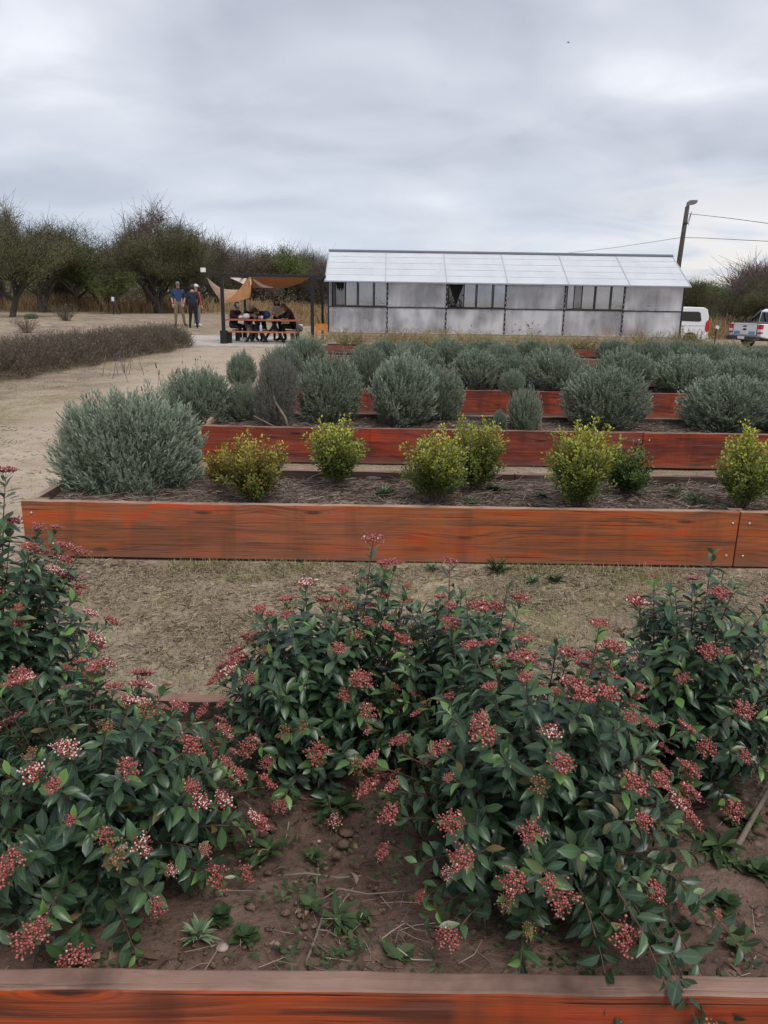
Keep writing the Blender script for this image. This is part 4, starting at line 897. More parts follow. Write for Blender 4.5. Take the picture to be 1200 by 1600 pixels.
# ------------------------------------------------------------------ trees
BK = plain('dark_tree_bark', (.055, .042, .036), .95, vary=.35, scale=5); BKG = plain('grey_brown_twig_bark', (.17, .13, .115), .95, vary=.3, scale=5)
OLV = leafmat('olive_tree_leaf', [(0, (.10, .11, .055)), (.4, (.18, .19, .09)), (.8, (.26, .262, .135)), (1, (.36, .34, .20))], .8, .15, .38, .25)
GRN = leafmat('fresh_green_tree_leaf', [(0, (.07, .095, .03)), (.5, (.13, .165, .055)), (1, (.20, .23, .09))], .8, .15, .15, .2)
BRN = leafmat('brown_tree_leaf', [(0, (.085, .065, .050)), (.5, (.15, .115, .088)), (1, (.22, .18, .13))], .85, .15, .1, .2)
def tree_meshes(seed, h, spread, leafm, nleaf=120, trunks=2, twig=.25, leaf=.10, bark=None, clear=.14, csz=.42, droop=0.0):
    rng = np.random.default_rng(seed); rnd = random.Random(seed); tubes = MB(); tubes2 = []; ends = []
    def grow(p, d, L, r, lev):
        n = 4; pts = [p.copy()]; dd = d.copy()
        for i in range(n):
            dd = (dd + Vector((rnd.uniform(-1, 1), rnd.uniform(-1, 1), rnd.uniform(-.5, .6))) * .28).normalized(); p = p + dd * (L / n); pts.append(p.copy())
        if lev < 3: tubes.tube(pts, [r * (1 - .45 * i / n) for i in range(n + 1)], 7 if lev == 0 else 5, cap=False)
        else: tubes2.append((np.array(pts[0]), np.array(pts[2]))); tubes2.append((np.array(pts[2]), np.array(pts[4])))
        if lev >= 2: ends.append((np.array(pts[-1]), lev)); ends.append((np.array(pts[2]), lev))
        if lev >= 4: return
        for k in range([4, 4, 4, 3][lev]):
            q = rnd.uniform(.35, 1.0) if k else 1.0; i = min(n, max(1, round(q * n))); b = pts[i]
            an = rnd.uniform(0, 6.28); out = Vector((math.cos(an), math.sin(an), rnd.uniform(-.05, .7)))
            nd = (dd * .55 + out * .85 + Vector((b.x, b.y, 0)) * .04).normalized(); grow(b, nd, L * rnd.uniform(.58, .82) * (.95 if lev else 1.0), r * .55, lev + 1)
    for k in range(trunks):
        an = rnd.uniform(0, 6.28); grow(Vector((rnd.uniform(-.12, .12) * (trunks > 1), rnd.uniform(-.12, .12) * (trunks > 1), -.15)), Vector((math.cos(an) * .45, math.sin(an) * .45, 1)).normalized(), 1.6, .135, 0)
    me_t = bpy.data.meshes.new('trunk'); tubes.bm.to_mesh(me_t); tubes.bm.free(); me_t.materials.append(bark or BK)
    E = np.array([e_[0] for e_ in ends]); mx = np.abs(E[:, :2]).max(); mz = E[:, 2].max(); S = np.array([spread / mx, spread / mx, h * .93 / mz])
    for v in me_t.vertices: v.co = Vector(np.array(v.co) * S)
    E = E * S
    T0 = np.array([a for a, b in tubes2]) * S; T1 = np.array([b for a, b in tubes2]) * S
    r1 = ribbons(T0, T1, .016, rng, bend=.05)
    # fine bare twigs reaching out of the crown
    k = rng.random(len(E)) < twig; Tw = np.repeat(E[k], 4, 0); Dw = rng.normal(size=Tw.shape) * [.5, .5, .35] + [0, 0, .55]; r1b = ribbons(Tw, Tw + Dw * rng.uniform(.5, 1.1, (len(Tw), 1)), .009, rng, bend=.08)
    E2 = E[(E[:, 2] > h * clear)]
    cc = E2[rng.random(len(E2)) < .85]; m = nleaf; P = (cc[:, None, :] + rng.normal(size=(len(cc), m, 3)) * csz * rng.uniform(.5, 1.2, (len(cc), 1, 1)) * [1, 1, .6]).reshape(-1, 3)
    tone = np.repeat(rng.random(len(cc)), m) * .6 + rng.random(len(P)) * .4
    ok = P[:, 2] > h * clear * .8; P, tone = P[ok], tone[ok]
    D = rng.normal(size=P.shape) + [0, 0, -droop]
    r2 = scatter(DIAMOND[0], DIAMOND[1], P, D, rng.normal(size=P.shape), leaf * rng.uniform(.6, 1.4, len(P)), tone, wid=leaf * .45)
    V, F, A = join([r1, r1b]); me_b = arrmesh('branches', V, F, [bark or BK]); V, F, A = r2; me_c = arrmesh('crown', V, F, [leafm], attrs=A)
    return me_t, me_b, me_c
TR = dict(
 spread=[tree_meshes(201, 6.0, 4.0, OLV, 40, 2, .45, .072), tree_meshes(202, 5.8, 4.2, OLV, 40, 3, .5, .072), tree_meshes(203, 5.6, 3.6, OLV, 42, 2, .45, .072, droop=.4)],
 green=[tree_meshes(204, 4.4, 2.8, GRN, 34, 2, .15)],
 small=[tree_meshes(205, 2.6, 1.5, GRN, 22, 1, .2, .07, clear=.3, csz=.28)],
 brown=[tree_meshes(206, 4.0, 3.0, BRN, 26, 3, .5, bark=BKG, clear=.12), tree_meshes(207, 5.4, 3.2, BRN, 12, 2, .8, bark=BKG)],
 bare=[tree_meshes(208, 3.2, 1.6, BRN, 2, 2, .9, .06, bark=BKG)])
TG = 'dry woodland trees edging the field'
def tree(kind, v, px, Yc, hgt, label, rz=0, sx=1.0):
    c = aty(px, 480, Yc); z = tz(c.x, Yc); ms_ = TR[kind][v]; root = empty('tree', (c.x, Yc, z), rz, label, 'tree', TG)
    h0 = dict(spread=6.0, green=4.4, small=2.6, brown=4.6, bare=3.2)[kind]; s = hgt / h0; root.scale = (s * sx, s * sx, s)
    for nm_, m in zip(('trunk', 'branches', 'crown'), ms_): link(bpy.data.objects.new(nm_, m), root)
    return root
T = [
 ('spread', 0, 18, 37, 5.2, 'olive tree with a slender leaning trunk out on the bank in the clearing', .4, .8),
 ('spread', 1, -60, 46, 6.4, 'large dark tree cut by the picture edge', 2.0, 1.0),
 ('spread', 2, 62, 45, 5.6, 'dark tree with a thick trunk leaning over, behind the clearing', 1.1, 1.0),
 ('brown', 1, 12, 50, 5.3, 'tall tree with bare twigs rising above the crown at the picture edge', 1.0, .9),
 ('spread', 0, 130, 52, 5.6, 'wide olive tree between the leaning trunk and the small bright tree', 3.1, 1.0),
 ('green', 0, 165, 49, 4.3, 'mid green tree directly behind the small bright green one', .6, 1.0),
 ('small', 0, 187, 44.5, 2.5, 'small bright green tree standing alone before the woodland', .6, 1.0),
 ('spread', 1, 248, 47, 5.6, 'dark tree with forked leaning trunk behind the standing men', .2, .9),
 ('brown', 1, 228, 50, 5.6, 'tree with a tall spray of bare branches, highest behind the men', 2.4, .9),
 ('spread', 2, 292, 50, 5.8, 'round-topped olive tree above the man in the dark jacket', 4.4, .9),
 ('spread', 0, 345, 56, 5.2, 'olive tree above the near corner of the pergola', 2.9, .85),
 ('brown', 0, 392, 56, 5.0, 'purplish brown tree above the tan shade cloth', .5, .85),
 ('green', 0, 440, 58, 4.9, 'greener tree above the middle of the pergola beam', 2.2, .9),
 ('spread', 1, 478, 60, 5.1, 'bushy tree beside the greenhouse ridge end', 1.4, .7),
 ('brown', 0, 505, 58, 4.6, 'brown bushy tree at the greenhouse corner', 3.4, .8),
 ('brown', 0, 100, 56, 4.6, 'brown tree far behind the wide olive tree', 3.0, 1.0),
 ('bare', 0, 330, 60, 5.0, 'bare twiggy tree poking over the canopy', 1.0, 1.0),
 ('spread', 2, 1100, 58, 4.2, 'dark olive tree just above the van roof', 3.0, .9),
 ('spread', 0, 1165, 52, 3.9, 'wide olive tree above the pickup', .7, 1.15),
 ('spread', 0, 1215, 50, 4.1, 'olive tree above the pickup cab at the picture edge', 3.7, .9),
 ('bare', 0, 1178, 55, 4.7, 'bare twiggy tree standing tallest above the pickup', .3, 1.1),
 ('green', 0, 1090, 66, 4.0, 'far green tree in the dip between van and pickup', 2.6, 1.2),
 ('brown', 0, 1140, 64, 3.6, 'far brown tree in the dip between van and pickup', 2.9, 1.2),
 ('spread', 1, 1290, 48, 4.8, 'olive tree beyond the pickup cab', 5.0, 1.0),
 ('spread', 2, -160, 50, 6.5, 'olive tree past the picture edge', 5.0, 1.0),
]
for k_, v_, px, Yc, hg, lb, rz, sx in T: tree(k_, v_, px, Yc, hg, lb, rz, sx)
# woodland mass further back, dry tall grass along its edge
def mass(name, n, xr, yr, hfun, mat, leaf, label, cat, seed):
    rng = np.random.default_rng(seed); x = rng.uniform(*xr, n); y = rng.uniform(*yr, n); h = hfun(x, y); z = terrain(x, y) + h * rng.random(n) ** .8
    P = np.column_stack([x, y, z]); V, F, A = scatter(DIAMOND[0], DIAMOND[1], P, rng.normal(size=P.shape), rng.normal(size=P.shape), leaf * rng.uniform(.6, 1.5, n), np.clip(vnoise(x, z, 1.6, seed) * .7 + rng.random(n) * .4, 0, 1), wid=leaf * .5)
    o = arrobj(name, V, F, mat, attrs=A); tag(o, label, cat, kind='stuff')
hf = lambda x, y: 3.4 * (.55 + .45 * vnoise(x, y * .3, .55, 3) + .15 * vnoise(x, y, 2.1, 1))
mass('distant_woods', 60000, (-60, -2), (60, 72), hf, OLV, .26, 'dense scrub woodland behind the field trees', 'woodland', 81)
mass('distant_woods', 42000, (14, 60), (66, 80), lambda x, y: hf(x, y) * .85, OLV, .28, 'dense scrub woodland beyond the parked vehicles', 'woodland', 82)
mass('distant_woods', 40000, (-6, 30), (70, 84), lambda x, y: hf(x, y) * .8, OLV, .3, 'dense scrub woodland behind the greenhouse', 'woodland', 83)
mass('brushwood', 26000, (-48, -1), (53, 59), lambda x, y: 2.0 * (.4 + .6 * vnoise(x, y, .9, 5)), BRN, .13, 'low brown brushwood under the field trees', 'brushwood', 84)
TALLG = leafmat('tall_dry_grass', [(0, (.22, .14, .07)), (.5, (.40, .27, .14)), (1, (.56, .42, .25))], .9, .1, .1, .1)
def tallgrass(n, xr, yr, h, seed, label, thr=.45):
    rng = np.random.default_rng(seed); x = rng.uniform(*xr, n); y = rng.uniform(*yr, n); k = vnoise(x, y, .9, seed) + rng.normal(size=n) * .12 > thr; x, y = x[k], y[k]; n = len(x)
    hh = h * rng.uniform(.5, 1.1, n) * (.5 + .7 * vnoise(x, y, .7, seed + 2)); P0 = np.column_stack([x, y, terrain(x, y) - .02]); P1 = P0 + np.column_stack([rng.normal(0, .30, n) * hh, rng.normal(0, .30, n) * hh, hh])
    V, F, A = ribbons(P0, P1, .014, rng, bend=.08); o = arrobj('tall_grass', V, F, TALLG, attrs=A); tag(o, label, 'grass', kind='stuff')
tallgrass(30000, (-40, -1.5), (46.5, 60), .95, 91, 'tall tawny dry grass along the foot of the trees', .55)
tallgrass(7000, (-8.5, -.5), (41, 46), 1.0, 93, 'tall dry grass clumps behind the picnic table', .52)
tallgrass(16000, (14, 45), (46, 58), 1.2, 92, 'tall tawny dry grass behind the parked vehicles', .4)
tallgrass(5000, (9.5, 22), (28, 34), .35, 94, 'short dry grass around the parked vehicles', .45)
# ------------------------------------------------------------------ greenhouse
BLK = plain('black_painted_steel', (.022, .022, .026), .5, .3, vary=.3)
def poly(name, base, clear, blotch, scale):
    t = NT(name); v = t.coord('Object', rnd=True); n1 = t.noise(v, scale, 2, .5, .4); n2 = t.noise(t.coord('Object', (2.4, 1, .6), rnd=True), 1.5, 2, .5)
    s = t.math('ADD', t.math('MULTIPLY', n1, .65), t.math('MULTIPLY', n2, .35))
    dif = t.new('ShaderNodeBsdfDiffuse'); c = t.ramp(s, [(.36, tuple(x * (1 - blotch) for x in base)), (.60, base)]); t.l.new(c, dif.inputs[0])
    tr = t.new('ShaderNodeBsdfTranslucent'); t.l.new(c, tr.inputs[0])
    m1 = t.new('ShaderNodeMixShader'); m1.inputs[0].default_value = .34; t.l.new(dif.outputs[0], m1.inputs[1]); t.l.new(tr.outputs[0], m1.inputs[2])
    rf = t.new('ShaderNodeBsdfRefraction'); rf.inputs['Color'].default_value = (.93, .93, .95, 1); rf.inputs['IOR'].default_value = 1.06; rf.inputs['Roughness'].default_value = .18
    m2 = t.new('ShaderNodeMixShader'); t.l.new(t.f(s, .40 - blotch, .40 + blotch) if False else t.math('SUBTRACT', clear, t.math('MULTIPLY', t.math('SUBTRACT', t.f(s, .38, .62), .5), blotch), True), m2.inputs[0])
    t.l.new(m1.outputs[0], m2.inputs[1]); t.l.new(rf.outputs[0], m2.inputs[2])
    gl = t.new('ShaderNodeBsdfGlossy'); gl.inputs['Roughness'].default_value = .25; m3 = t.new('ShaderNodeMixShader'); m3.inputs[0].default_value = .10
    t.l.new(m2.outputs[0], m3.inputs[1]); t.l.new(gl.outputs[0], m3.inputs[2]); t.l.new(m3.outputs[0], t.out.inputs[0]); return t.m
POLY = poly('clouded_polycarbonate', (.96, .95, .98), .50, .38, .9)
ROOF = poly('white_polycarbonate_roof', (.90, .92, .95), .10, .05, 1.0)
def glassmat(name, tint, gloss, dirt):
    t = NT(name); tp = t.new('ShaderNodeBsdfTransparent'); tp.inputs[0].default_value = (*tint, 1)
    gl = t.new('ShaderNodeBsdfGlossy'); gl.inputs['Roughness'].default_value = .05; df = t.new('ShaderNodeBsdfDiffuse'); df.inputs[0].default_value = (.6, .6, .62, 1)
    a = t.new('ShaderNodeMixShader'); t.l.new(t.math('MULTIPLY', t.noise(t.coord('Object', rnd=True), 2.5, 4, .6), dirt), a.inputs[0]); t.l.new(tp.outputs[0], a.inputs[1]); t.l.new(df.outputs[0], a.inputs[2])
    b_ = t.new('ShaderNodeMixShader'); b_.inputs[0].default_value = gloss; t.l.new(a.outputs[0], b_.inputs[1]); t.l.new(gl.outputs[0], b_.inputs[2]); t.l.new(b_.outputs[0], t.out.inputs[0]); return t.m
GLASS = glassmat('dusty_window_glass', (.90, .91, .93), .18, .45); CARG = glassmat('dark_car_glass', (.06, .07, .085), .10, .04)
t = NT('cream_brick_wall'); bt = t.new('ShaderNodeTexBrick'); t.l.new(t.coord('Object', (1, 1, 1), rot=(math.radians(90), 0, 0)), bt.inputs['Vector'])
bt.inputs['Color1'].default_value = (.36, .27, .20, 1); bt.inputs['Color2'].default_value = (.46, .36, .27, 1); bt.inputs['Mortar'].default_value = (.24, .19, .15, 1)
bt.inputs['Scale'].default_value = 1; bt.inputs['Brick Width'].default_value = .24; bt.inputs['Row Height'].default_value = .085; bt.inputs['Mortar Size'].default_value = .012
t.col(t.mix(t.math('MULTIPLY', t.noise(t.coord('Object'), 3, 4, .6), .3), bt.outputs['Color'], (.30, .22, .16))); t.rough(.95, .1); BRICK = t.m
GX0, GX1, GY0, GDEP = aty(513, 500, 24.6).x, aty(1065, 500, 24.6).x, 24.6, 3.4
zb, zm, ze, zr = .44, 1.22, 2.02, 2.94
G = empty('greenhouse', ((GX0 + GX1) / 2, GY0, 0), 0, 'long greenhouse with clouded plastic walls, white pitched roof and brick base', 'greenhouse')
gw = GX1 - GX0; hw = gw / 2; bay = gw / 6
mb = MB()
for (cx_, cy_, dx, dy) in ((0, .07, gw, .14), (0, GDEP - .07, gw, .14), (-hw + .07, GDEP / 2, .14, GDEP - .30), (hw - .07, GDEP / 2, .14, GDEP - .30)): mb.box((cx_, cy_, (zb - .5) / 2), (dx, dy, zb + .5))
mb.build('base_wall', BRICK, G)
mb = MB(); mb.box((0, GDEP / 2, .0), (gw - .3, GDEP - .3, .12)); mb.build('floor', plain('grey_screed', (.30, .28, .26), .9), G)
for yy in (0.05, GDEP - .05):
    for i in range(7):
        x_ = -hw + i * bay; mb = MB(); mb.box((0, 0, (ze - zb) / 2), (.042, .06, ze - zb), bevel=.004); mb.build('post', BLK, G, loc=(x_, yy, zb))
    for z_, nm_ in ((zb + .012, 'rail'), (zm, 'rail'), (ze, 'rail')):
        mb = MB(); mb.box((0, 0, 0), (gw, .045, .03), bevel=.004); mb.build(nm_, BLK if z_ != zb + .012 else plain('dull_aluminium', (.42, .42, .44), .5, .5), G, loc=(0, yy + (-.006 if yy < 1 else .006), z_))
# white clips down the seams
mb = MB()
for i in range(1, 6):
    for k in range(11):
        z_ = zb + .1 + k * .145
        if i in (1, 2, 3, 4, 5) and not (z_ > zm and False): mb.box((-hw + i * bay + (.012 if k % 2 else -.010), .012, z_), (.03, .012, .05))
mb.build('seam_clips', plain('white_plastic_clip', (.36, .36, .38), .6), G)
def panel(name, x0, x1, z0, z1, yy, mat, th=.012):
    mb = MB(); mb.box((0, 0, 0), (x1 - x0 - .05, th, z1 - z0 - .04)); return mb.build(name, mat, G, loc=((x0 + x1) / 2, yy, (z0 + z1) / 2))
WIN = {0, 2, 4}
for i in range(6):
    x0 = -hw + i * bay; x1 = x0 + bay
    panel('wall_panel', x0, x1, zb, zm, .05, POLY); panel('wall_panel', x0, x1, zb, zm, GDEP - .05, POLY); panel('wall_panel', x0, x1, zm, ze, GDEP - .05, POLY)
    if i not in WIN: panel('wall_panel', x0, x1, zm, ze, .05, POLY); continue
    if i == 0: fr = [(.28, .50, 1), (.50, .77, 1), (.77, 1.0, 1)]; bars = [.10, .28]
    elif i == 2: fr = [(.28, .50, 1), (.50, .78, 1), (.78, 1.0, 1)]; bars = [.02]
    else: fr = [(.02, .16, 1), (.27, .50, 1), (.50, .77, 1), (.77, 1.0, 1)]; bars = []
    for a, b_, g_ in fr:
        xa, xb = x0 + a * bay + .02, x0 + b_ * bay - .02; wfr = MB(); cz = (zm + ze) / 2; hz_ = ze - zm - .05; w_ = xb - xa; off = .012 * (int(a * 10) % 2)
        for (px_, pz_, dx, dz) in ((-w_ / 2, 0, .026, hz_), (w_ / 2, 0, .026, hz_), (0, hz_ / 2, w_ - .027, .024), (0, -hz_ / 2, w_ - .027, .024)): wfr.box((px_, 0, pz_), (dx, .03, dz))
        fo = wfr.build('window', BLK, G, loc=((xa + xb) / 2, .03 + off, cz)); pn = MB(); pn.box((0, 0, 0), (w_ - .03, .006, hz_ - .03)); pn.build('pane', GLASS if (i, a) not in ((0, .77), (4, .77)) else GLASS, fo)
    for q_ in bars:
        mb = MB(); mb.box((0, 0, 0), (.04, .04, ze - zm - .04)); mb.build('window_bar', BLK, G, loc=(x0 + q_ * bay + .02, .045, (zm + ze) / 2))
# gable ends
for sx in (-1, 1):
    xx = sx * (hw - .03)
    mb = MB(); mb.prism([(.08, zb + .03), (GDEP - .08, zb + .03), (GDEP - .08, ze - .02), (GDEP / 2, zr - .12), (.08, ze - .02)], 'x', .012, c=(xx, 0, 0)); mb.build('gable_panel', POLY, G)
    for y_ in (GDEP / 3, 2 * GDEP / 3):
        mb = MB(); mb.box((xx - sx * .035, y_, (zb + ze) / 2 + .2), (.05, .05, ze - zb + .35)); mb.build('post', BLK, G)
# roof
ov, eo = .10, .20
for side in (0, 1):
    ya, yb = (-eo, GDEP / 2) if side == 0 else (GDEP + eo, GDEP / 2); za = ze - (zr - ze) * eo / (GDEP / 2) + .06; zb_ = zr
    sl = math.atan2(zb_ - za, abs(yb - ya)) * (1 if side == 0 else -1); ln = math.hypot(zb_ - za, yb - ya); R_ = Matrix.Rotation(sl, 3, 'X')
    rw_ = (gw + 2 * ov) / 6
    for i in range(6):
        mb = MB(); mb.box((0, 0, 0), (rw_ - .012, ln, .016), R_); p = mb.build('roof_panel', ROOF, G, loc=(-hw - ov + (i + .5) * rw_, (ya + yb) / 2, (za + zb_) / 2))
        mb = MB()
        for k in range(1, 5):
            f_ = k / 5; mb.box((0, (ya - (ya + yb) / 2) * (1 - 2 * f_), (za - (za + zb_) / 2) * (1 - 2 * f_) + .013), (rw_ - .012, .028, .012), R_)
        mb.build('purlin', plain('pale_grey_purlin', (.62, .64, .68), .5), p)
    for i in range(7):
        mb = MB(); mb.box((0, 0, 0), (.03, ln, .018), R_); mb.build('rafter', plain('grey_rafter', (.46, .47, .50), .5), G, loc=(-hw - ov + i * rw_ + (.02 if i == 0 else -.02 if i == 6 else 0), (ya + yb) / 2, (za + zb_) / 2 + .016))
    mb = MB(); mb.box((0, 0, 0), (gw + 2 * ov, .05, .045), bevel=.006); mb.build('gutter', plain('dull_aluminium_edge', (.40, .41, .45), .5, .4), G, loc=(0, ya - (.03 if side == 0 else -.03), za - .01))
mb = MB(); mb.prism([(-.10, -.04), (0, .012), (.10, -.04), (.10, -.025), (0, .03), (-.10, -.025)], 'x', gw + 2 * ov, c=(0, GDEP / 2, zr + .02)); mb.build('ridge_cap', plain('grey_zinc_ridge', (.17, .18, .20), .5, .5), G)
# cloths in the windows, one black sheet standing for a dark opening
def cloth(name, pts2, y, mat, label, cat, amp=.02, parent=None):
    """hanging cloth: outline top edge / bottom edge lists of (x,z) with the same count, folded in depth"""
    top, bot = pts2; n = len(top); V, F = [], []
    m = 8
    for i in range(n):
        for j in range(m + 1):
            f_ = j / m; x_ = top[i][0] * (1 - f_) + bot[i][0] * f_; z_ = top[i][1] * (1 - f_) + bot[i][1] * f_; V.append((x_, y + amp * math.sin(i * 2.3) * (1 - .3 * f_), z_))
    for i in range(n - 1):
        for j in range(m): F.append((i * (m + 1) + j, (i + 1) * (m + 1) + j, (i + 1) * (m + 1) + j + 1, i * (m + 1) + j + 1))
    o = arrobj(name, V, F, mat, parent, smooth=True); o.modifiers.new('thick', 'SOLIDIFY').thickness = .006
    if label: tag(o, label, cat)
    return o
gx_ = lambda px: aty(px, 460, GY0).x
cloth('black_cloth_and_dark_gap', ([(gx_(701 + 2.6 * i), 1.93) for i in range(10)], [(gx_(712.6 + .1 * i), 1.27 + .02 * abs(i - 5)) for i in range(10)]), GY0 + .10, plain('black_cloth_and_dark_gap', (.012, .012, .014), .95), 'pointed black sheet standing for the dark opening in the third greenhouse bay', 'cloth', .015)  # no cloth here: black sheet stands for the dark gap between curtains
cloth('black_cloth_and_dark_gap', ([(gx_(524 + 1.8 * i), 2.0) for i in range(9)], [(gx_(527 + 1.3 * i), 1.72 + .06 * math.sin(i * 2)) for i in range(9)]), GY0 - .04, plain('black_cloth_and_dark_gap', (.012, .012, .014), .95), 'ragged black cloth bunched under the eave at the first window', 'cloth', .02)
WCL = plain('off_white_curtain', (.62, .61, .63), .95)
cloth('curtain', ([(gx_(548 + 2.2 * i), 1.98) for i in range(8)], [(gx_(556 + 1.0 * i), 1.26) for i in range(8)]), GY0 + .14, WCL, 'pale curtain behind the first greenhouse window', 'curtain', .02)
cloth('curtain', ([(gx_(748 + 2.0 * i), 1.98) for i in range(8)], [(gx_(750 + 2.0 * i), 1.26) for i in range(8)]), GY0 + .14, WCL, 'pale curtain behind the window beside the pointed dark opening', 'curtain', .02)
# inside: benches, trays, sacks
ORB = plain('orange_painted_wood', (.52, .19, .045), .7, vary=.2); RDW = plain('reddish_wood', (.36, .12, .07), .8, vary=.2)
def bench(x0, x1, y, h, label, mat=ORB, dep=.5, apron=.22):
    r = empty('work_bench', ((x0 + x1) / 2, y, .06), 0, label, 'bench'); w = x1 - x0
    mb = MB(); mb.box((0, 0, h), (w, dep, .035), bevel=.004); mb.build('tabletop', mat, r)
    for s_ in (-1, 1): mb = MB(); mb.box((0, s_ * (dep / 2 - .03), h - .02 - apron / 2), (w - .1, .025, apron)); mb.build('apron', mat, r)
    for sx in (-1, 1):
        for sy in (-1, 1): mb = MB(); mb.box((sx * (w / 2 - .05), sy * (dep / 2 - .07), (h - .02) / 2), (.05, .05, h - .02)); mb.build('leg', mat, r)
    return r
bench(gx_(931), gx_(969), GY0 + .42, .62, 'orange bench seen through the clouded panel of the fifth bay')
bench(gx_(979), gx_(1021), GY0 + .42, .62, 'orange bench seen through the clouded panel of the last bay')
bench(gx_(640), gx_(690), GY0 + 1.5, .85, 'reddish wooden bench blurred behind the second bay', RDW, apron=.5)
bench(gx_(755), gx_(787), GY0 + 1.6, .85, 'reddish wooden bench blurred behind the third bay', RDW, apron=.3)
WHT = plain('white_plastic', (.72, .73, .75), .5); DKG = plain('dark_grey_plastic', (.05, .05, .06), .6); BLU = plain('blue_plastic', (.10, .28, .55), .5)
def lathe(name, prof, mat, loc, parent=None, n=16):
    mb = MB(); rings = []
    for r_, z_ in prof: rings.append([mb.bm.verts.new((r_ * math.cos(2 * math.pi * k / n), r_ * math.sin(2 * math.pi * k / n), z_)) for k in range(n)])
    for a, b_ in zip(rings, rings[1:]):
        for k in range(n): f_ = mb.bm.faces.new((a[k], a[(k + 1) % n], b_[(k + 1) % n], b_[k])); f_.smooth = True
    mb.bm.faces.new(rings[0][::-1]); mb.bm.faces.new(rings[-1]); return mb.build(name, mat, parent, loc=loc)
bk = lathe('bucket', [(.13, 0), (.17, .3), (.18, .31), (.165, .31), (.125, .02)], WHT, (gx_(1037), GY0 + .4, .40)); tag(bk, 'white bucket blurred behind the last greenhouse panel', 'bucket')
bench(gx_(1027), gx_(1052), GY0 + .45, .32, 'low stand under the white bucket inside the last bay', plain('grey_wood', (.3, .28, .26), .8), dep=.35, apron=.08)
rs = random.Random(12)
sk = [(555, .3), (572, .35), (590, .3), (625, .32), (645, .35), (665, .30), (750, .55), (790, .3)]
for i, (px, w_) in enumerate(sk):
    mb = MB(); vs_ = mb.ball((0, 0, .16), (w_ / 2, .16, .17), 12, 8)
    for v_ in vs_: v_.co += Vector((rs.uniform(-.02, .02), rs.uniform(-.02, .02), rs.uniform(-.02, .02))); v_.co.z = max(.0, v_.co.z)
    o = mb.build('sack', WHT, loc=(gx_(px), GY0 + .42, .42)); tag(o, ['white sack low behind the first greenhouse bay', 'white sack between two others behind the first bay', 'white sack by the first dark seam', 'white sack at the start of the second bay', 'white sack in the middle of the second bay', 'white sack at the far part of the second bay', 'wide white sack behind the third bay', 'white sack by the seam after the third bay'][i], 'sack', 'white sacks inside the greenhouse')
bench(gx_(548), gx_(680), GY0 + .43, .36, 'low shelf carrying white sacks along the greenhouse wall', plain('grey_wood', (.3, .28, .26), .8), dep=.42, apron=.06)
bench(gx_(735), gx_(800), GY0 + .43, .36, 'short low shelf carrying white sacks in the third bay', plain('grey_wood', (.3, .28, .26), .8), dep=.42, apron=.06)
def inner_plant(px, y, h, r_, mat, label):
    rg = np.random.default_rng(int(px)); n = 900; P = rg.normal(size=(n, 3)) * [r_ * .45, r_ * .45, h * .2] + [0, 0, h * .65]
    root = empty('potted_plant', (gx_(px), y, .06), 0, label, 'plant'); V, F, A = scatter(DIAMOND[0], DIAMOND[1], P, rg.normal(size=P.shape), rg.normal(size=P.shape), .09, rg.random(n), wid=.04)
    arrobj('foliage', V, F, mat, root, attrs=A); lathe('pot', [(.12, 0), (.17, .28), (.16, .28), (.1, .02)], DKG, (0, 0, 0), root)
inner_plant(833, GY0 + .5, 1.0, .5, BRN, 'dark reddish plant blurred behind the fourth bay')
inner_plant(575, GY0 + 1.2, 1.5, .5, OLV, 'dark plant blurred behind the first bay')
inner_plant(648, GY0 + .9, 1.2, .4, OLV, 'dark plant blurred behind the second bay')
inner_plant(716, GY0 + 1.3, 1.6, .5, BRN, 'dark plant standing behind the pointed dark opening')
inner_plant(860, GY0 + .8, 1.7, .5, OLV, 'tall dark plant blurred behind the fourth bay')
inner_plant(745, GY0 + .5, .9, .4, OLV, 'low dark plant blurred behind the third bay')
inner_plant(1000, GY0 + 1.2, 1.7, .6, OLV, 'dark plant blurred behind the last bay')
o = lathe('barrel', [(.24, 0), (.26, .3), (.26, .55), (.24, .8), (.2, .82)], BLU, (gx_(1035), GY0 + 1.2, .06)); tag(o, 'blue drum blurred inside the last greenhouse bay', 'barrel')
# orange stool by the greenhouse corner
S = empty('wooden_chair', (gx_(504), 24.15, tz(gx_(504), 24.15)), .1, 'orange wooden seat between the pergola and the greenhouse', 'chair')
mb = MB(); mb.box((0, 0, .62), (.36, .035, .20), bevel=.005); mb.build('backrest', ORB, S); mb = MB(); mb.box((0, -.17, .40), (.36, .34, .03), bevel=.005); mb.build('seat', ORB, S)
for sx in (-1, 1):
    for y_, h_ in ((0, .72), (-.30, .385)): mb = MB(); mb.box((sx * .16, y_, h_ / 2), (.045, .03, h_)); mb.build('leg', ORB, S)

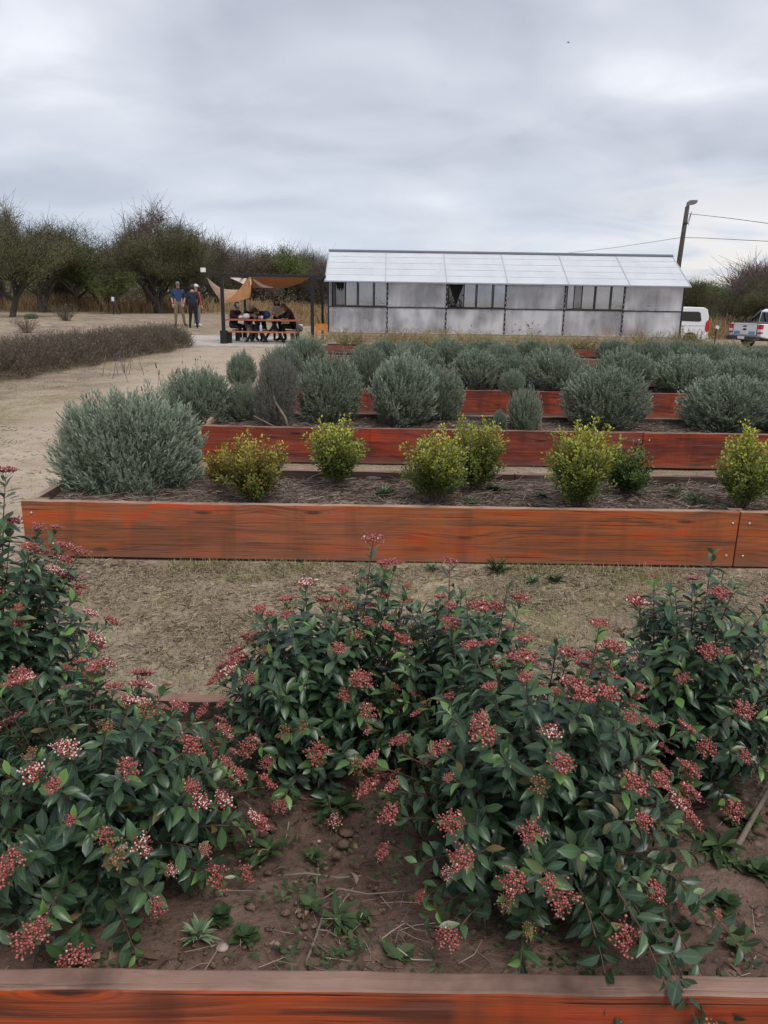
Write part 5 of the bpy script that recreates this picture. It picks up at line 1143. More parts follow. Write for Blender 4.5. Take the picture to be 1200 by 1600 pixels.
# ------------------------------------------------------------------ pergola
PY0, PY1 = 24.5, 27.6; PZ = 2.10
xl, xr = aty(348, 480, PY0).x, aty(488, 480, PY0).x; xl2, xr2 = aty(383, 480, PY1).x, aty(504, 480, PY1).x
PG = empty('pergola', (xl, PY0, 0), 0, 'black steel pergola with tan shade cloths over the picnic table', 'pergola')
xa = aty(318, 431, PY0).x
def pb(nm, a, b_, w=.07): mb = MB(); mb.bar(a, b_, w, bevel=.005); o = mb.build(nm, BLK, loc=(0, 0, 0)); o.parent = PG; o.matrix_parent_inverse = Matrix.Translation(PG.location).inverted(); return o
for x_, y_ in ((xl, PY0), (xr, PY0), (xl2, PY1), (xr2, PY1)): pb('post', (x_, y_, -.05), (x_, y_, PZ - .045), .10 if y_ == PY0 else .08)
pb('beam', (xa, PY0, PZ), (xr + .42, PY0, PZ), .085); pb('beam', (xl2 - .6, PY1, PZ), (xr2 + .3, PY1, PZ)); pb('beam', (xl, PY0 + .05, PZ - .0), (xl2, PY1 - .05, PZ - .0), .06); pb('beam', (xr, PY0 + .05, PZ - .0), (xr2, PY1 - .05, PZ - .0), .06)
mb = MB(); mb.box((xl - xl, 0, .24), (.20, .20, .42), bevel=.01); mb.build('post_base', BLK, PG)
LAMPH = plain('white_enamel_lamp_housing', (.8, .8, .8), .4)
L_ = empty('floodlight', (xa, PY0, PZ + .08), 0, 'small white floodlight on the projecting end of the pergola beam', 'floodlight')
mb = MB(); mb.box((0, -.02, .05), (.15, .09, .13), bevel=.015); mb.build('housing', LAMPH, L_); mb = MB(); mb.box((0, 0, -.03), (.03, .03, .05)); mb.build('bracket', BLK, L_)
def sail(rows, mat, label, sag=0.0, nsub=9, name='shade_cloth'):
    """rows: list of polylines (px,py,Y) of equal length; smooth surface through them"""
    G_ = np.array([[tuple(aty(*p)) for p in r] for r in rows]); R0, C0 = G_.shape[:2]
    def resample(A_, n, ax):
        s = np.linspace(0, A_.shape[ax] - 1, n); i = np.minimum(s.astype(int), A_.shape[ax] - 2); f_ = (s - i); A_ = np.moveaxis(A_, ax, 0)
        # catmull-rom
        g = lambda k: A_[np.clip(k, 0, len(A_) - 1)]; f_ = f_.reshape(-1, *([1] * (A_.ndim - 1)))
        o_ = .5 * ((2 * g(i)) + (-g(i - 1) + g(i + 1)) * f_ + (2 * g(i - 1) - 5 * g(i) + 4 * g(i + 1) - g(i + 2)) * f_ ** 2 + (-g(i - 1) + 3 * g(i) - 3 * g(i + 1) + g(i + 2)) * f_ ** 3)
        return np.moveaxis(o_, 0, ax)
    Q = resample(resample(G_, (R0 - 1) * nsub + 1, 0), (C0 - 1) * nsub + 1, 1); a, b_ = Q.shape[:2]; rg = np.random.default_rng(5)
    Q[:, :, 1] += .02 * np.sin(np.arange(a)[:, None] * .9 + np.arange(b_)[None] * .5)
    idx = np.arange(a * b_).reshape(a, b_); F = np.stack([idx[:-1, :-1], idx[:-1, 1:], idx[1:, 1:], idx[1:, :-1]], -1).reshape(-1, 4)
    o = arrobj(name, Q.reshape(-1, 3), F, mat, smooth=True); o.modifiers.new('thick', 'SOLIDIFY').thickness = .005; tag(o, label, 'shade cloth', 'tan shade cloths slung from the pergola'); return o
def sailmat(n_, c1, tr_):
    t = NT(n_); v = t.coord('Object'); c = t.ramp(t.noise(v, 5, 4, .6), [(.3, tuple(x * .85 for x in c1)), (.7, c1)]); t.col(c); t.rough(.95, .05)
    tr = t.new('ShaderNodeBsdfTranslucent'); t.l.new(c, tr.inputs[0]); m = t.new('ShaderNodeMixShader'); m.inputs[0].default_value = tr_; t.l.new(t.p.outputs[0], m.inputs[1]); t.l.new(tr.outputs[0], m.inputs[2]); t.l.new(m.outputs[0], t.out.inputs[0]); return t.m
TAN = sailmat('tan_woven_shade_cloth', (.52, .27, .13), .35); CRM = sailmat('cream_lit_shade_cloth', (.66, .47, .34), .2); WHC = sailmat('off_white_cloth_and_highlight', (.82, .72, .62), .3)
sail([[(322, 433, 24.55), (345, 450, 25.2), (373, 453, 26.3)], [(334, 455, 24.7), (350, 462, 25.1), (366, 462, 25.8)], [(349, 473, 24.9), (350, 474, 24.95), (352, 474, 25.0)]], CRM, 'lit side, coloured paler, of the sagging cloth slung from the beam end past the post')  # lit face of the tan cloth, its brightness put into a paler colour
sail([[(351, 474, 24.98), (360, 463, 25.6), (373, 453, 26.3), (389, 433, 27.0)], [(366, 472, 25.1), (374, 464, 25.6), (382, 452, 26.2), (391, 433, 26.9)], [(392, 465, 25.5), (392, 455, 25.9), (393, 444, 26.3), (394, 433, 26.8)]], TAN, 'darker tan fold of cloth rising to the middle of the pergola')
sail([[(392, 433, 24.62), (420, 433, 24.62), (455, 433, 24.62), (487, 433, 24.62)], [(394, 443, 25.4), (421, 443, 25.4), (452, 442, 25.4), (478, 437, 25.4)], [(395, 449, 26.3), (425, 450, 26.3), (448, 449, 26.3), (472, 441, 26.3)]], TAN, 'broad tan cloth sagging below the beam over the table')
sail([[(396, 436, 24.58), (410, 444, 24.7), (427, 448.4, 25.0)], [(396, 438.2, 24.6), (408, 448, 24.75), (427, 450.4, 25.0)]], WHC, 'cream strip modelled as the highlight crossing the broad tan cloth')  # highlight on the sagging cloth, modelled as a pale strip
sail([[(359, 434, 27.4), (373, 434.4, 27.4), (386, 435, 27.4)], [(369, 438.5, 27.2), (377, 440, 27.2), (383, 440, 27.2)], [(380, 444, 27), (380.6, 444, 27), (381, 444, 27)]], WHC, 'small off-white corner of cloth at the back of the pergola')
sail([[(390.2, 436, 26.4), (391.6, 436, 26.4)], [(391, 443, 26.3), (392.6, 443, 26.3)], [(390.8, 448, 26.2), (392.6, 448, 26.2)]], WHC, 'narrow white strap hanging at the middle cloth seam')

# ------------------------------------------------------------------ picnic table
TX0, TX1 = aty(353, 495, 25.4).x, aty(471, 495, 25.4).x; tcx = (TX0 + TX1) / 2; tw = TX1 - TX0
TW = plain('red_brown_varnished_wood', (.40, .13, .06), .5, vary=.25)
PT = empty('picnic_table', (tcx, 25.45, .05), 0, 'red-brown picnic table with dark crossed legs under the pergola', 'table')
for k in range(4): mb = MB(); mb.box((0, -.27 + .18 * k, .70), (tw, .165, .045), bevel=.006); mb.build('tabletop', TW, PT)
for sy in (-1, 1): mb = MB(); mb.box((0, sy * .66, .35), (tw - .12, .24, .04), bevel=.006); mb.build('bench_seat', TW, PT)
for px in (401, 428):
    x_ = aty(px, 520, 25.4).x - tcx
    for s_ in (-1, 1): mb = MB(); mb.bar((x_ - s_ * .34, -.1, .0), (x_ + s_ * .06, .1, .67), .07); mb.build('leg', BLK, PT)
for sx in (-1, 1):
    for sy in (-1, 1): mb = MB(); mb.box((sx * (tw / 2 - .22), sy * .66, .165), (.12, .18, .33), bevel=.005); mb.build('leg', BLK, PT)
def onpx(px, y, z): return (aty(px, 490, y).x, y, z)
zt = .05 + .70 + .0225
def bag(px, y, z, s, mat, label, name='bag', sq=.7):
    mb = MB(); vs_ = mb.ball((0, 0, .5), (.5, .36, .5), 14, 10); r_ = random.Random(int(px))
    for v_ in vs_:
        v_.co.z = max(0, v_.co.z); q_ = 1 - .35 * max(0, v_.co.z - .5); v_.co.x *= q_; v_.co.y *= q_; v_.co += Vector((r_.uniform(-.05, .05), r_.uniform(-.05, .05), 0))
    for v_ in vs_: v_.co *= s; v_.co.z *= sq
    o = mb.build(name, mat, loc=onpx(px, y, z)); tag(o, label, 'bag'); return o
bag(385, 25.35, zt, .26, WHT, 'white plastic bag on the picnic table beside the grey-haired person', 'plastic_bag')
bag(376, 25.5, zt, .16, WHT, 'small white bag on the picnic table near the white-capped person', 'plastic_bag')
bag(467, 24.8, .42, .24, DKG, 'black bag resting on the end of the near bench', 'backpack', .9)
bag(470, 24.95, .42 + .16, .16, WHT, 'white bag lying on top of the black bag', 'plastic_bag', .5)
o = lathe('bottle', [(.035, 0), (.04, .02), (.04, .17), (.015, .22), (.015, .24), (.02, .245), (.02, .27)], plain('pale_blue_bottle', (.45, .55, .70), .25), onpx(407, 24.8, .42)); tag(o, 'pale blue drinking bottle standing on the near bench', 'bottle')
for i, (px, c_, lb) in enumerate([(405, (.65, .2, .25), 'pink cup on the picnic table'), (409, (.75, .72, .72), 'white cup beside the pink one'), (399, (.12, .12, .15), 'dark mug beside the grey-haired person')]):
    o = lathe('cup', [(.035, 0), (.045, .11), (.04, .11), (.03, .01)], plain('cup_%d' % i, c_, .4), onpx(px, 25.3, zt)); tag(o, lb, 'cup')
for i, (px, lb) in enumerate([(425, 'white paper sheet in front of the standing girl'), (431, 'second paper sheet close to the leaning red-haired person')]):
    mb = MB(); mb.box((0, 0, .004), (.30, .21, .006), Matrix.Rotation(.3 * i, 3, 'Z')); o = mb.build('paper_sheet', plain('paper', (.75, .75, .78), .8), loc=onpx(px, 25.3, zt)); tag(o, lb, 'paper')

# ------------------------------------------------------------------ utility pole, wires
PW = plain('dark_weathered_pole', (.075, .055, .045), .9, vary=.3)
b0 = aty(1052, 470, 44); b1 = aty(1074, 323, 44); d_ = (b1 - b0); bb = b0 + d_ * ((tz(b0.x, 44) - .3 - b0.z) / d_.z)
UP = empty('utility_pole', bb, 0, 'dark leaning wooden utility pole with a lamp head behind the greenhouse', 'utility pole')
mb = MB(); mb.tube([Vector((0, 0, 0)), (b1 - bb) * .5, b1 - bb], [.165, .135, .11], 12); mb.build('pole', PW, UP)
LG_ = plain('grey_lamp_housing', (.16, .155, .15), .6); tp = b1 - bb
mb = MB(); mb.tube([tp + Vector((.02, 0, -.12)), tp + Vector((.05, 0, .12)), tp + Vector((.12, 0, .2))], [.07, .07, .06], 8); mb.build('lamp_arm', PW, UP)
mb = MB(); mb.prism([(-.10, -.16), (.02, -.04), (.30, .0), (.42, .10), (.40, .22), (.05, .21), (-.08, .10)], 'y', .26, .03, c=tp + Vector((.06, 0, .12))); mb.build('lamp_head', LG_, UP)
mb = MB(); mb.bar(tp + Vector((.02, -.08, -1.0)), tp + Vector((.22, -.1, -.25)), .025); mb.bar(tp + Vector((.22, -.1, -.25)), tp + Vector((.12, -.1, -.95)), .02); mb.box(tp + Vector((-.04, -.1, -.85)), (.28, .06, .05)); mb.build('bracket', BLK, UP)
WIRE = plain('dark_cable', (.05, .05, .055), .7)
def wire(pts, r_, label):
    P = [aty(*p) for p in pts]; o0 = P[0].copy(); mb = MB(); mb.tube([p - o0 for p in P], r_, 5); o = mb.build('overhead_wire', WIRE, loc=o0); tag(o, label, 'wire', 'overhead wires on the leaning pole')
wire([(1075, 334, 44), (1100, 336.5, 42), (1140, 341, 39), (1200, 349, 36), (1300, 360, 32), (1500, 380, 26)], .013, 'upper sagging wire running away from the lamp end of the pole')
wire([(1064, 371, 44), (1100, 372, 42), (1140, 374, 39), (1200, 377, 36), (1300, 384, 32), (1500, 400, 26)], .013, 'lower wire running from mid pole out of the picture')
wire([(1064, 371, 44), (1020, 378, 46), (960, 387, 49), (890, 395, 53), (820, 401, 57), (700, 409, 64)], .011, 'faint wire dipping behind the greenhouse roof')
SG = aty(1121, 500, 38); z_ = tz(SG.x, 38)
s_ = empty('plant_sign', (SG.x, 38, z_), .4, 'small white sign on a dark stake between van and pickup', 'sign'); mb = MB(); mb.box((0, 0, .45), (.04, .04, .9)); mb.build('stake', BLK, s_); mb = MB(); mb.box((.03, -.03, .96), (.20, .02, .14), Matrix.Rotation(.25, 3, 'Y')); mb.build('plate', WHT, s_)
SG = aty(176, 468, 43); z_ = tz(SG.x, 43)
s_ = empty('plant_sign', (SG.x, 43, z_), 0, 'small white sign on a stake beside the small bright green tree', 'sign'); mb = MB(); mb.box((0, 0, .35), (.04, .04, .7)); mb.build('stake', BLK, s_); mb = MB(); mb.box((.02, -.03, .82), (.14, .02, .22)); mb.build('plate', WHT, s_)
# bird high up
bd = aty(888, 66, 60); mb = MB(); mb.ball((0, 0, 0), (.05, .12, .045), 8, 6); mb.ball((0, -.13, .02), (.03, .04, .03), 8, 6); mb.prism([(.03, -.05), (.17, -.02), (.28, .06), (.12, .06), (.03, .05)], 'z', .012); mb.prism([(-.03, -.05), (-.17, -.02), (-.28, .06), (-.12, .06), (-.03, .05)], 'z', .012); mb.prism([(-.03, .1), (.03, .1), (.04, .2), (-.04, .2)], 'z', .012)
o = mb.build('bird', plain('dark_feathers', (.03, .03, .035), .8), loc=bd); o.rotation_euler = (.1, .2, 1.2); o.scale = (.55,) * 3; tag(o, 'tiny dark bird flying high in the cloudy sky', 'bird')
# ------------------------------------------------------------------ vehicles
CARW = plain('white_car_paint', (.78, .79, .82), .28, vary=.03); TYRE = plain('black_tyre', (.02, .02, .02), .85); RIM = plain('grey_wheel_rim', (.35, .36, .38), .35, .7); RED = plain('red_lamp_lens', (.50, .018, .022), .2, vary=.2)
DPL = plain('dark_bumper_plastic', (.045, .046, .05), .6); CHR = plain('light_grey_trim', (.5, .5, .52), .3, .6)
def wheel(parent, x, y, r, w=.2):
    q = 1 if y > 0 else -1
    t_ = lathe('wheel', [(r * .6, -w / 2), (r * .93, -w / 2), (r, -w / 2 + .03), (r, w / 2 - .03), (r * .93, w / 2), (r * .6, w / 2)], TYRE, (x, y, r), parent, 28); t_.rotation_euler = (math.radians(90), 0, 0)
    o = lathe('rim', [(r * .6, -w / 2 + .02), (r * .62, w / 2 + .004), (r * .5, w / 2 - .03), (r * .15, w / 2 - .01), (r * .08, w / 2 + .005)], RIM, (0, 0, 0), t_, 20)
    if q > 0: o.rotation_euler = (math.radians(180), 0, 0)
    return t_
def arch(cx, r, n=10): return [(cx + r * math.cos(a), .30 + r * math.sin(a)) for a in [math.pi * (1 - k / n) for k in range(n + 1)]]
# van: x forward, rear at 0
vr = aty(1098, 500, 39.2); VN = empty('parked_van', (vr.x, 39.2, -.58), math.radians(180), 'white van parked behind the greenhouse end, rear side window visible', 'van')
prof = [(0.03, .30), (0.0, .62), (.03, 1.0), (.08, 1.45), (.16, 1.74), (.34, 1.84), (2.5, 1.87), (2.95, 1.80), (3.55, 1.24), (4.18, 1.06), (4.36, .85), (4.38, .30)]
low_ = [(x_, z_) for x_, z_ in arch(3.55, .36)][::-1] + [(x_, z_) for x_, z_ in arch(.88, .36)][::-1]
mb = MB(); mb.prism(prof + low_, 'y', 1.80, .045); mb.build('body', CARW, VN)
mb = MB(); mb.box((2.2, 0, .33), (4.0, 1.5, .3)); mb.build('underbody', DPL, VN)
for s_ in (-1, 1):
    y_ = s_ * .905
    mb = MB(); mb.prism([(.42, 1.22), (.50, 1.58), (.62, 1.64), (1.55, 1.64), (1.55, 1.20), (.50, 1.17)], 'y', .02, .006, c=(0, y_, 0)); mb.build('side_window', CARG, VN)
    mb = MB(); mb.prism([(1.68, 1.20), (1.68, 1.64), (2.5, 1.64), (2.5, 1.20)], 'y', .02, .006, c=(0, y_, 0)); mb.build('side_window', CARG, VN)
    mb = MB(); mb.prism([(2.6, 1.20), (2.6, 1.64), (2.9, 1.62), (3.3, 1.22)], 'y', .02, .006, c=(0, y_, 0)); mb.build('side_window', CARG, VN)
    mb = MB(); mb.prism([(-.01, .72), (.02, 1.22), (.10, 1.26), (.19, 1.15), (.21, .80), (.12, .68)], 'y', .05, .012, c=(0, s_ * .892, 0)); mb.build('tail_lamp', RED, VN)
    mb = MB(); mb.box((1.3, y_, .98), (2.2, .012, .02)); mb.build('side_trim', CHR, VN)
    for x_ in (1.62, 2.55): mb = MB(); mb.box((x_, s_ * .902, .85), (.012, .006, 1.0)); mb.build('door_seam', DPL, VN)
    mb = MB(); mb.box((4.33, s_ * .72, .88), (.10, .3, .18), bevel=.03); mb.build('headlight', CHR, VN)
    for x_ in (.88, 3.55): wheel(VN, x_, s_ * .80, .31)
mb = MB(); mb.prism([(-.012, 1.15), (.05, 1.6), (.065, 1.6), (.005, 1.15)], 'y', 1.4); mb.build('rear_window', CARG, VN)
mb = MB(); mb.box((0.03, 0, .42), (.14, 1.7, .2), bevel=.03); mb.build('bumper', CARW, VN)
mb = MB(); mb.prism([(2.97, 1.77), (3.50, 1.27), (3.515, 1.29), (2.985, 1.79)], 'y', 1.5); mb.build('windscreen', CARG, VN)
# pickup
a_ = math.radians(23); rc = aty(1189, 520, 36.6); hv = Vector((math.cos(a_), math.sin(a_), 0)); lv = Vector((-math.sin(a_), math.cos(a_), 0)); base = Vector((rc.x, 36.6, -.60)) + lv * .925
PK = empty('parked_pickup', base, a_, 'white pickup truck seen from its tailgate, cut off by the picture edge', 'pickup truck')
prof = [(0.02, .58), (0.0, .80), (.01, 1.17), (5.15, 1.13), (5.28, .95), (5.3, .50)]
low_ = [(x_, z_ + .16) for x_, z_ in arch(4.35, .46)][::-1] + [(x_, z_ + .16) for x_, z_ in arch(1.15, .46)][::-1]
mb = MB(); mb.prism(prof + low_, 'y', 1.84, .04); mb.build('body', CARW, PK)
mb = MB(); mb.prism([(1.62, 1.14), (1.72, 1.74), (1.95, 1.83), (3.1, 1.83), (3.35, 1.77), (4.1, 1.14)], 'y', 1.56, .06); mb.build('cab', CARW, PK)
mb = MB(); mb.prism([(1.60, 1.24), (1.70, 1.68), (1.69, 1.68), (1.585, 1.24)], 'y', 1.35); mb.build('rear_window', CARG, PK)
mb = MB(); mb.box((.82, 0, 1.185), (1.55, 1.66, .03), bevel=.008); mb.build('bed_cover', DPL, PK)
mb = MB(); mb.bar((.70, 0, 1.20), (.70, 0, 1.21), .05); mb.tube([(.85, -.74, 1.20), (1.35, -.70, 1.55), (1.62, -.68, 1.78)], .035, 8); mb.tube([(.85, .74, 1.20), (1.35, .70, 1.55), (1.62, .68, 1.78)], .035, 8); mb.build('roll_bar', DPL, PK)
tg_ = MB(); tg_.box((-.015, 0, .90), (.045, 1.34, .50), bevel=.012); TGt = tg_.build('tailgate', CARW, PK)
mb = MB(); mb.box((-.040, 0, 1.135), (.012, 1.36, .03)); mb.build('trim', CHR, TGt)
mb = MB(); mb.box((-.044, 0, 1.04), (.02, .22, .06), bevel=.01); mb.build('handle', DPL, TGt)
mb = MB(); mb.ball((-.046, 0, .90), (.015, .115, .05), 20, 10); mb.build('badge', DPL, TGt)
mb = MB(); mb.ball((-.054, 0, .90), (.012, .095, .036), 20, 10); mb.build('badge_face', plain('dark_blue_badge', (.02, .04, .10), .3), TGt)
for s_, nm_ in ((-1, 'sticker'), (1, 'sticker')):
    mb = MB(); mb.box((-.041, s_ * .43, .745), (.008, .34, .13)); st_ = mb.build('sticker', plain('blue_sticker', (.03, .20, .48), .5, vary=.2), TGt)
    mb = MB()
    for k in range(5): mb.box((-.047, s_ * .43 - .11 + .055 * k, .755), (.004, .03, .035))
    mb.box((-.047, s_ * .43, .71), (.004, .22, .012)); mb.build('sticker_marks', plain('pale_print', (.55, .65, .8), .5), st_)
for s_ in (-1, 1):
    mb = MB(); mb.box((-.005, s_ * .685, .90), (.03, .012, .54)); mb.build('seam', DPL, PK)
    mb = MB(); mb.box((.05, s_ * .83, .93), (.16, .20, .42), bevel=.02); lamp_ = mb.build('tail_lamp', RED, PK)
    mb = MB(); mb.box((.045, s_ * .835, .86), (.165, .204, .12), bevel=.01); mb.build('reverse_lens', WHT, lamp_)
    for x_ in (1.15, 4.35): wheel(PK, x_, s_ * .80, .38, .25)
    mb = MB(); mb.prism([(1.85, 1.20), (1.95, 1.70), (2.6, 1.72), (2.6, 1.20)], 'y', .02, c=(0, s_ * .785, 0)); mb.build('side_window', CARG, PK)
    mb = MB(); mb.prism([(2.7, 1.20), (2.7, 1.72), (3.1, 1.72), (3.75, 1.20)], 'y', .02, c=(0, s_ * .785, 0)); mb.build('side_window', CARG, PK)
mb = MB(); mb.box((-.10, 0, .50), (.22, 1.80, .20), bevel=.04); mb.build('bumper', DPL, PK)
mb = MB(); mb.box((-.218, 0, .52), (.012, .40, .13), bevel=.004); mb.build('number_plate', WHT, PK)
mb = MB(); mb.box((2.6, 0, .48), (4.6, 1.2, .2)); mb.build('underbody', DPL, PK)

# ------------------------------------------------------------------ people
SKIN = plain('skin', (.42, .24, .17), .6, vary=.06); NAVY = plain('navy_cloth', (.025, .05, .13), .9, vary=.2); DNAV = plain('dark_navy_jacket', (.015, .022, .04), .9, vary=.2); KHA = plain('khaki_trousers', (.20, .155, .11), .9, vary=.15)
BKC = plain('black_clothing', (.014, .014, .017), .9, vary=.3); CRE = plain('cream_shirt', (.50, .40, .33), .9); REDC = plain('red_shirt', (.45, .06, .06), .9); GRYT = plain('grey_trousers', (.22, .21, .21), .9); WSH = plain('white_trainers', (.7, .7, .7), .7)
HBR = plain('dark_brown_hair', (.025, .014, .010), .6); HRD = plain('reddish_hair', (.13, .04, .02), .6); HGR = plain('grey_hair', (.40, .38, .37), .7); CAPG = plain('grey_cap', (.16, .16, .19), .9); CAPW = plain('white_cap', (.75, .75, .76), .8); MAR = plain('dark_maroon_hoodie', (.05, .02, .03), .9, vary=.3); BPK = plain('blue_backpack', (.04, .09, .25), .8)
STAND = dict(pel=(0, 0, .95), wai=(0, .0, 1.10), che=(0, .0, 1.32), nek=(0, -.01, 1.47), hea=(0, -.02, 1.60),
    sh=[(-.18, 0, 1.40), (.18, 0, 1.40)], el=[(-.25, .03, 1.13), (.25, .03, 1.13)], wr=[(-.25, -.06, .89), (.25, -.06, .89)],
    hi=[(-.09, 0, .90), (.09, 0, .90)], kn=[(-.11, -.02, .50), (.11, -.02, .50)], an=[(-.12, .03, .09), (.12, .03, .09)], to=[(-.14, -.13, .035), (.14, -.13, .035)])
def person(x, y, z, yaw, pose, scale, mats, label, hair=None, cap=None, bulk=1.0, longhair=False, group=None):
    """mats = (top, sleeve-end, trousers, shoes, skin)"""
    P = dict(STAND); P.update(pose); top, sleeve, tro, sho, sk_ = mats; ml = [sk_, top, sleeve, tro, sho]
    V = [P['pel'], P['wai'], P['che'], P['nek'], P['hea']]; R = [.135 * bulk, .130 * bulk, .145 * bulk, .052, .075]; E = [(0, 1, 1), (1, 2, 1), (2, 3, 1), (3, 4, 0)]
    for s_ in (0, 1):
        i = len(V); V += [P['sh'][s_], P['el'][s_], P['wr'][s_]]; R += [.068 * bulk, .050, .034]; E += [(2, i, 1), (i, i + 1, 1), (i + 1, i + 2, 2)]
        j = len(V); V += [P['hi'][s_], P['kn'][s_], P['an'][s_], P['to'][s_]]; R += [.098 * bulk, .068, .050, .040]; E += [(0, j, 3), (j, j + 1, 3), (j + 1, j + 2, 3), (j + 2, j + 3, 4)]
    me = bpy.data.meshes.new('tmp'); me.from_pydata([Vector(v) for v in V], [(a, b_) for a, b_, _ in E], []); o = bpy.data.objects.new('tmp', me); COL.objects.link(o)
    m = o.modifiers.new('s', 'SKIN'); m.use_smooth_shade = True
    for k, sv in enumerate(me.skin_vertices[0].data): sv.radius = (R[k], R[k] * (.82 if k in (0, 1, 2) else 1)); sv.use_root = (k == 0)
    ss_ = o.modifiers.new('u', 'SUBSURF'); ss_.levels = 2; ss_.render_levels = 2
    dg = bpy.context.evaluated_depsgraph_get(); dg.update(); me2 = bpy.data.meshes.new_from_object(o.evaluated_get(dg)); bpy.data.objects.remove(o)
    seg = [(Vector(V[a]), Vector(V[b_]), c_) for a, b_, c_ in E]
    def nb(p):
        best = None
        for a, b_, c_ in seg:
            ab = b_ - a; t_ = max(0, min(1, (p - a).dot(ab) / ab.length_squared)); d2 = (p - a - ab * t_).length
            if best is None or d2 < best[0]: best = (d2, c_)
        return best[1]
    mb = MB(); mb.bm.from_mesh(me2)
    for f_ in mb.bm.faces: f_.material_index = nb(f_.calc_center_median()); f_.smooth = True
    hd = Vector(P['hea']); nk = Vector(P['nek']); upv = (hd - nk).normalized(); fw = Vector(P.get('look', (0, -1, 0))).normalized(); fw = (fw - upv * fw.dot(upv) * .8).normalized(); rt_ = fw.cross(upv).normalized(); upv2 = rt_.cross(fw)
    Rm = Matrix((rt_, -fw, upv2)).transposed(); hc = hd + upv2 * .045; mb.mi = 0
    vs_ = mb.ball(hc, (.076, .095, .118), 16, 12, Rm)
    for v_ in vs_:
        l_ = Rm.transposed() @ (v_.co - hc)
        if l_.z < -.02: l_.x *= 1 - .28 * min(1, (-l_.z - .02) / .09); l_.y = l_.y if l_.y < 0 else l_.y * .85
        v_.co = hc + Rm @ l_
    def hp(a, b_, c_): return hc + Rm @ Vector((a, b_, c_))
    mb.ball(hp(0, -.098, -.015), (.013, .018, .022), 8, 6, Rm); mb.ball(hp(.077, .0, -.01), (.010, .018, .028), 8, 6, Rm); mb.ball(hp(-.077, .0, -.01), (.010, .018, .028), 8, 6, Rm); mb.ball(hp(0, -.083, -.062), (.024, .009, .006), 8, 5, Rm)
    mb.mi = 5
    for s_ in (-1, 1): mb.ball(hp(s_ * .030, -.083, .008), (.013, .008, .007), 8, 5, Rm)
    for s_ in (0, 1):       # palm, five curled fingers
        mb.mi = 0; w_ = Vector(P['wr'][s_]); d = (w_ - Vector(P['el'][s_])).normalized(); d = (d + Vector(P.get('hb', (0, 0, 0)))).normalized(); sd = d.cross(Vector((0, -1, .1))).normalized() if abs(d.y) < .9 else Vector((1, 0, 0)); pn = sd.cross(d).normalized()
        mb.ball(w_ + d * .055, (.042, .022, .055), 10, 8, Matrix((sd, pn, d)).transposed())
        for k in range(4):
            b_ = w_ + d * .095 + sd * (-.030 + .020 * k); ln = [.062, .072, .068, .052][k]; mb.tube([b_, b_ + d * ln * .55 + pn * .008, b_ + d * ln * .95 + pn * .028], [.0095, .0088, .006], 6)
        b_ = w_ + d * .035 + sd * (.040 if s_ else -.040); mb.tube([b_, b_ + (sd if s_ else -sd) * .022 + d * .03, b_ + (sd if s_ else -sd) * .026 + d * .062], [.012, .010, .007], 6)
    root = mb.build('person', ml + [plain('dark_eye', (.02, .015, .012), .3)], loc=(x, y, z)); root.rotation_euler = (0, 0, yaw); root.scale = (scale,) * 3; tag(root, label, 'person', group)
    if hair:
        mb = MB(); vs_ = mb.ball(hp(0, .014, .022), (.088, .102, .112), 16, 12, Rm)
        dl = [v_ for v_ in vs_ if (Rm.transposed() @ (v_.co - hc)).y < -.045 and (Rm.transposed() @ (v_.co - hc)).z < .055]; bmesh.ops.delete(mb.bm, geom=dl, context='VERTS')
        if longhair:
            for s_ in (-1, -.5, 0, .5, 1): mb.tube([hp(s_ * .07, .05 - abs(s_) * .03, .03), hp(s_ * .085, .06 - abs(s_) * .04, -.10), hp(s_ * .08, .05 - abs(s_) * .06, -.22), hp(s_ * .06, .04 - abs(s_) * .08, -.31)], [.045, .045, .038, .015], 8)
        ho = mb.build('hair', hair, root); ho.modifiers.new('t', 'SOLIDIFY').thickness = .006
    if cap:
        mb = MB(); vs_ = mb.ball(hp(0, .005, .045), (.088, .104, .088), 16, 10, Rm); bmesh.ops.delete(mb.bm, geom=[v_ for v_ in vs_ if (Rm.transposed() @ (v_.co - hc)).z < .028], context='VERTS')
        mb.prism([(-.065, -.06), (-.06, -.15), (0, -.178), (.06, -.15), (.065, -.06)], 'z', .01); 
        for v_ in mb.bm.verts:
            if v_.is_valid and abs(v_.co.z) < .0051 and v_ not in vs_: v_.co = hc + Rm @ (Vector((v_.co.x, v_.co.y, v_.co.z + .038)))
        mb.build('cap', cap, root)
    return root
def ground_person(px, py, Yc): c = aty(px, py, Yc); return c.x, Yc, tz(c.x, Yc)
pg = 'people standing near the hedge'; pt = 'people gathered round the picnic table'
x_, y_, z_ = ground_person(281, 508, 33.0)
person(x_, y_, z_, .25, dict(an=[(-.16, .03, .09), (.20, .02, .09)], to=[(-.19, -.13, .035), (.30, -.12, .035)], kn=[(-.13, -.02, .50), (.15, -.02, .50)], wr=[(-.23, -.06, .89), (.20, -.06, .90)], el=[(-.26, .03, 1.13), (.26, .04, 1.13)], sh=[(-.19, 0, 1.39), (.19, 0, 1.39)]), 1.02, (NAVY, SKIN, KHA, BKC, SKIN), 'man in a blue polo shirt, khaki trousers and grey cap, facing the camera', cap=CAPG, hair=HBR, bulk=1.28, group=pg)
x_, y_, z_ = ground_person(303, 510, 32.2)
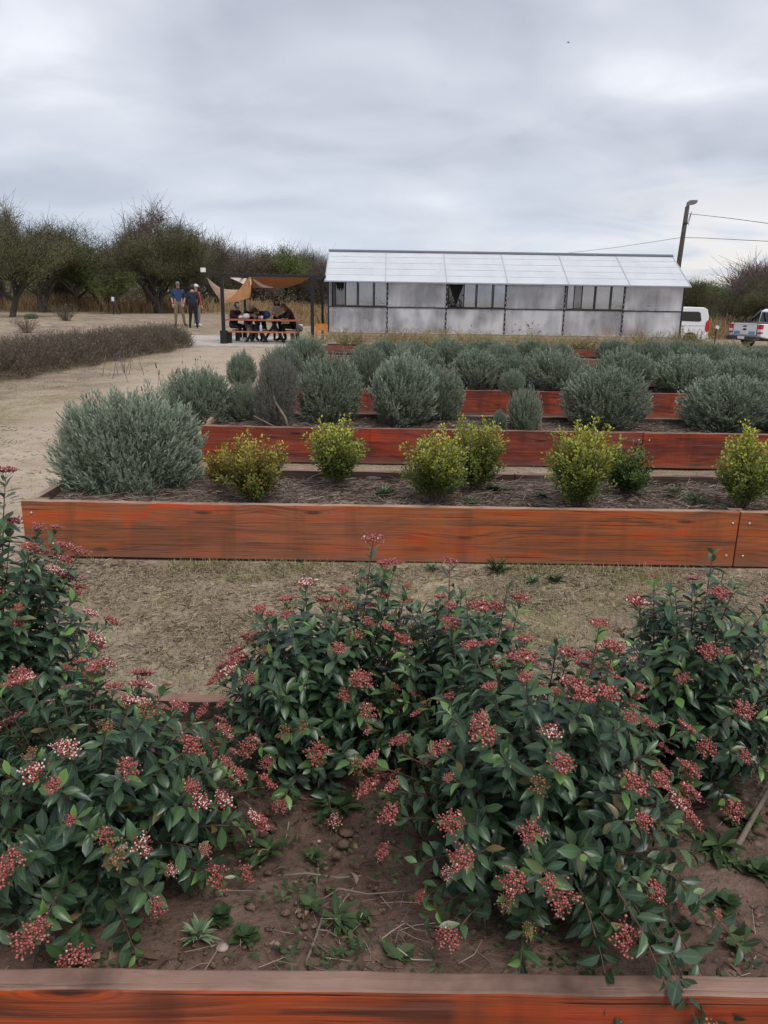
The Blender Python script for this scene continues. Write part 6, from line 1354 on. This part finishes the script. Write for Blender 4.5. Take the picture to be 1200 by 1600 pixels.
person(x_, y_, z_, math.radians(195), dict(an=[(-.14, .03, .09), (.16, -.02, .09)], hea=(0, -.05, 1.58), wr=[(-.22, -.12, .92), (.22, -.12, .92)], che=(0, -.02, 1.32)), .98, (DNAV, DNAV, BKC, BKC, SKIN), 'man in a dark navy jacket and black trousers, back to the camera', cap=BKC, hair=HBR, bulk=1.3, group=pg)
x_, y_, z_ = ground_person(308.5, 509, 33.2)
person(x_, y_, z_, math.radians(60), {}, .97, (REDC, REDC, GRYT, WSH, SKIN), 'person in red shirt and white cap, half hidden behind the dark jacket', cap=CAPW, hair=HGR, group=pg)
# seated on the far bench (seat top at .42)
def SEAT(lean=0.0, kx=0.0):
    return dict(pel=(0, 0, .52), wai=(0, -.03 - lean * .3, .66), che=(0, -.06 - lean * .8, .86), nek=(0, -.09 - lean * 1.15, 1.0), hea=(0, -.13 - lean * 1.5, 1.10 - lean * .12),
        sh=[(-.17, -.07 - lean * .9, .95), (.17, -.07 - lean * .9, .95)], el=[(-.22, -.26 - lean, .78), (.22, -.26 - lean, .78)], wr=[(-.12, -.42 - lean, .84), (.10, -.44 - lean, .84)],
        hi=[(-.09, -.02, .50), (.09, -.02, .50)], kn=[(-.12 + kx, -.42, .50), (.12 + kx, -.42, .48)], an=[(-.12 + kx, -.46, .10), (.14 + kx, -.34, .10)], to=[(-.13 + kx, -.62, .04), (.15 + kx, -.50, .04)])
def tp_(px, yy): return aty(px, 500, yy).x
person(tp_(364, 26.0), 26.02, .05, math.radians(55), SEAT(.05), .98, (MAR, MAR, BKC, WSH, SKIN), 'person in white cap and dark maroon jacket seated at the picnic table end', hair=HBR, cap=CAPW, group=pt)
person(tp_(387, 26.0), 26.05, .05, math.radians(35), SEAT(.08), .96, (BKC, BKC, GRYT, BKC, SKIN), 'grey-haired person in black with grey trousers seated next to the white-capped one', hair=HGR, group=pt)
p3 = person(tp_(411, 26.0), 25.98, .05, math.radians(-20), dict(SEAT(.22), hea=(0, -.48, .98), nek=(0, -.38, .95), look=(0, -.7, -.9)), .97, (BKC, BKC, BKC, BKC, SKIN), 'person in black bent over the middle of the picnic table with a blue pack', hair=HBR, group=pt)
person(tp_(433, 26.5), 26.5, .05, math.radians(8), dict(wai=(0, -.02, 1.08), che=(0, -.08, 1.28), nek=(0, -.14, 1.40), hea=(0, -.20, 1.50), sh=[(-.17, -.10, 1.33), (.17, -.10, 1.33)], el=[(-.20, -.20, 1.08), (.22, -.20, 1.08)], wr=[(-.05, -.36, 1.0), (.08, -.36, .98)], look=(0, -1, -.6)), .82, (CRE, SKIN, BKC, BKC, SKIN), 'girl with long dark hair and cream top standing behind the picnic table', hair=HBR, longhair=True, group=pt)
person(tp_(459, 26.0), 26.02, .05, math.radians(-62), dict(SEAT(.10), hea=(0, -.30, 1.06), look=(0, -.8, -.6)), 1.0, (MAR, BKC, BKC, BKC, SKIN), 'person with long reddish hair leaning over the far end of the picnic table', hair=HRD, longhair=True, group=pt)
bp = bag(416, 25.72, .98, .28, BPK, 'blue pack beside the bent-over person at the table', 'backpack', .9); bp.location.z = .79
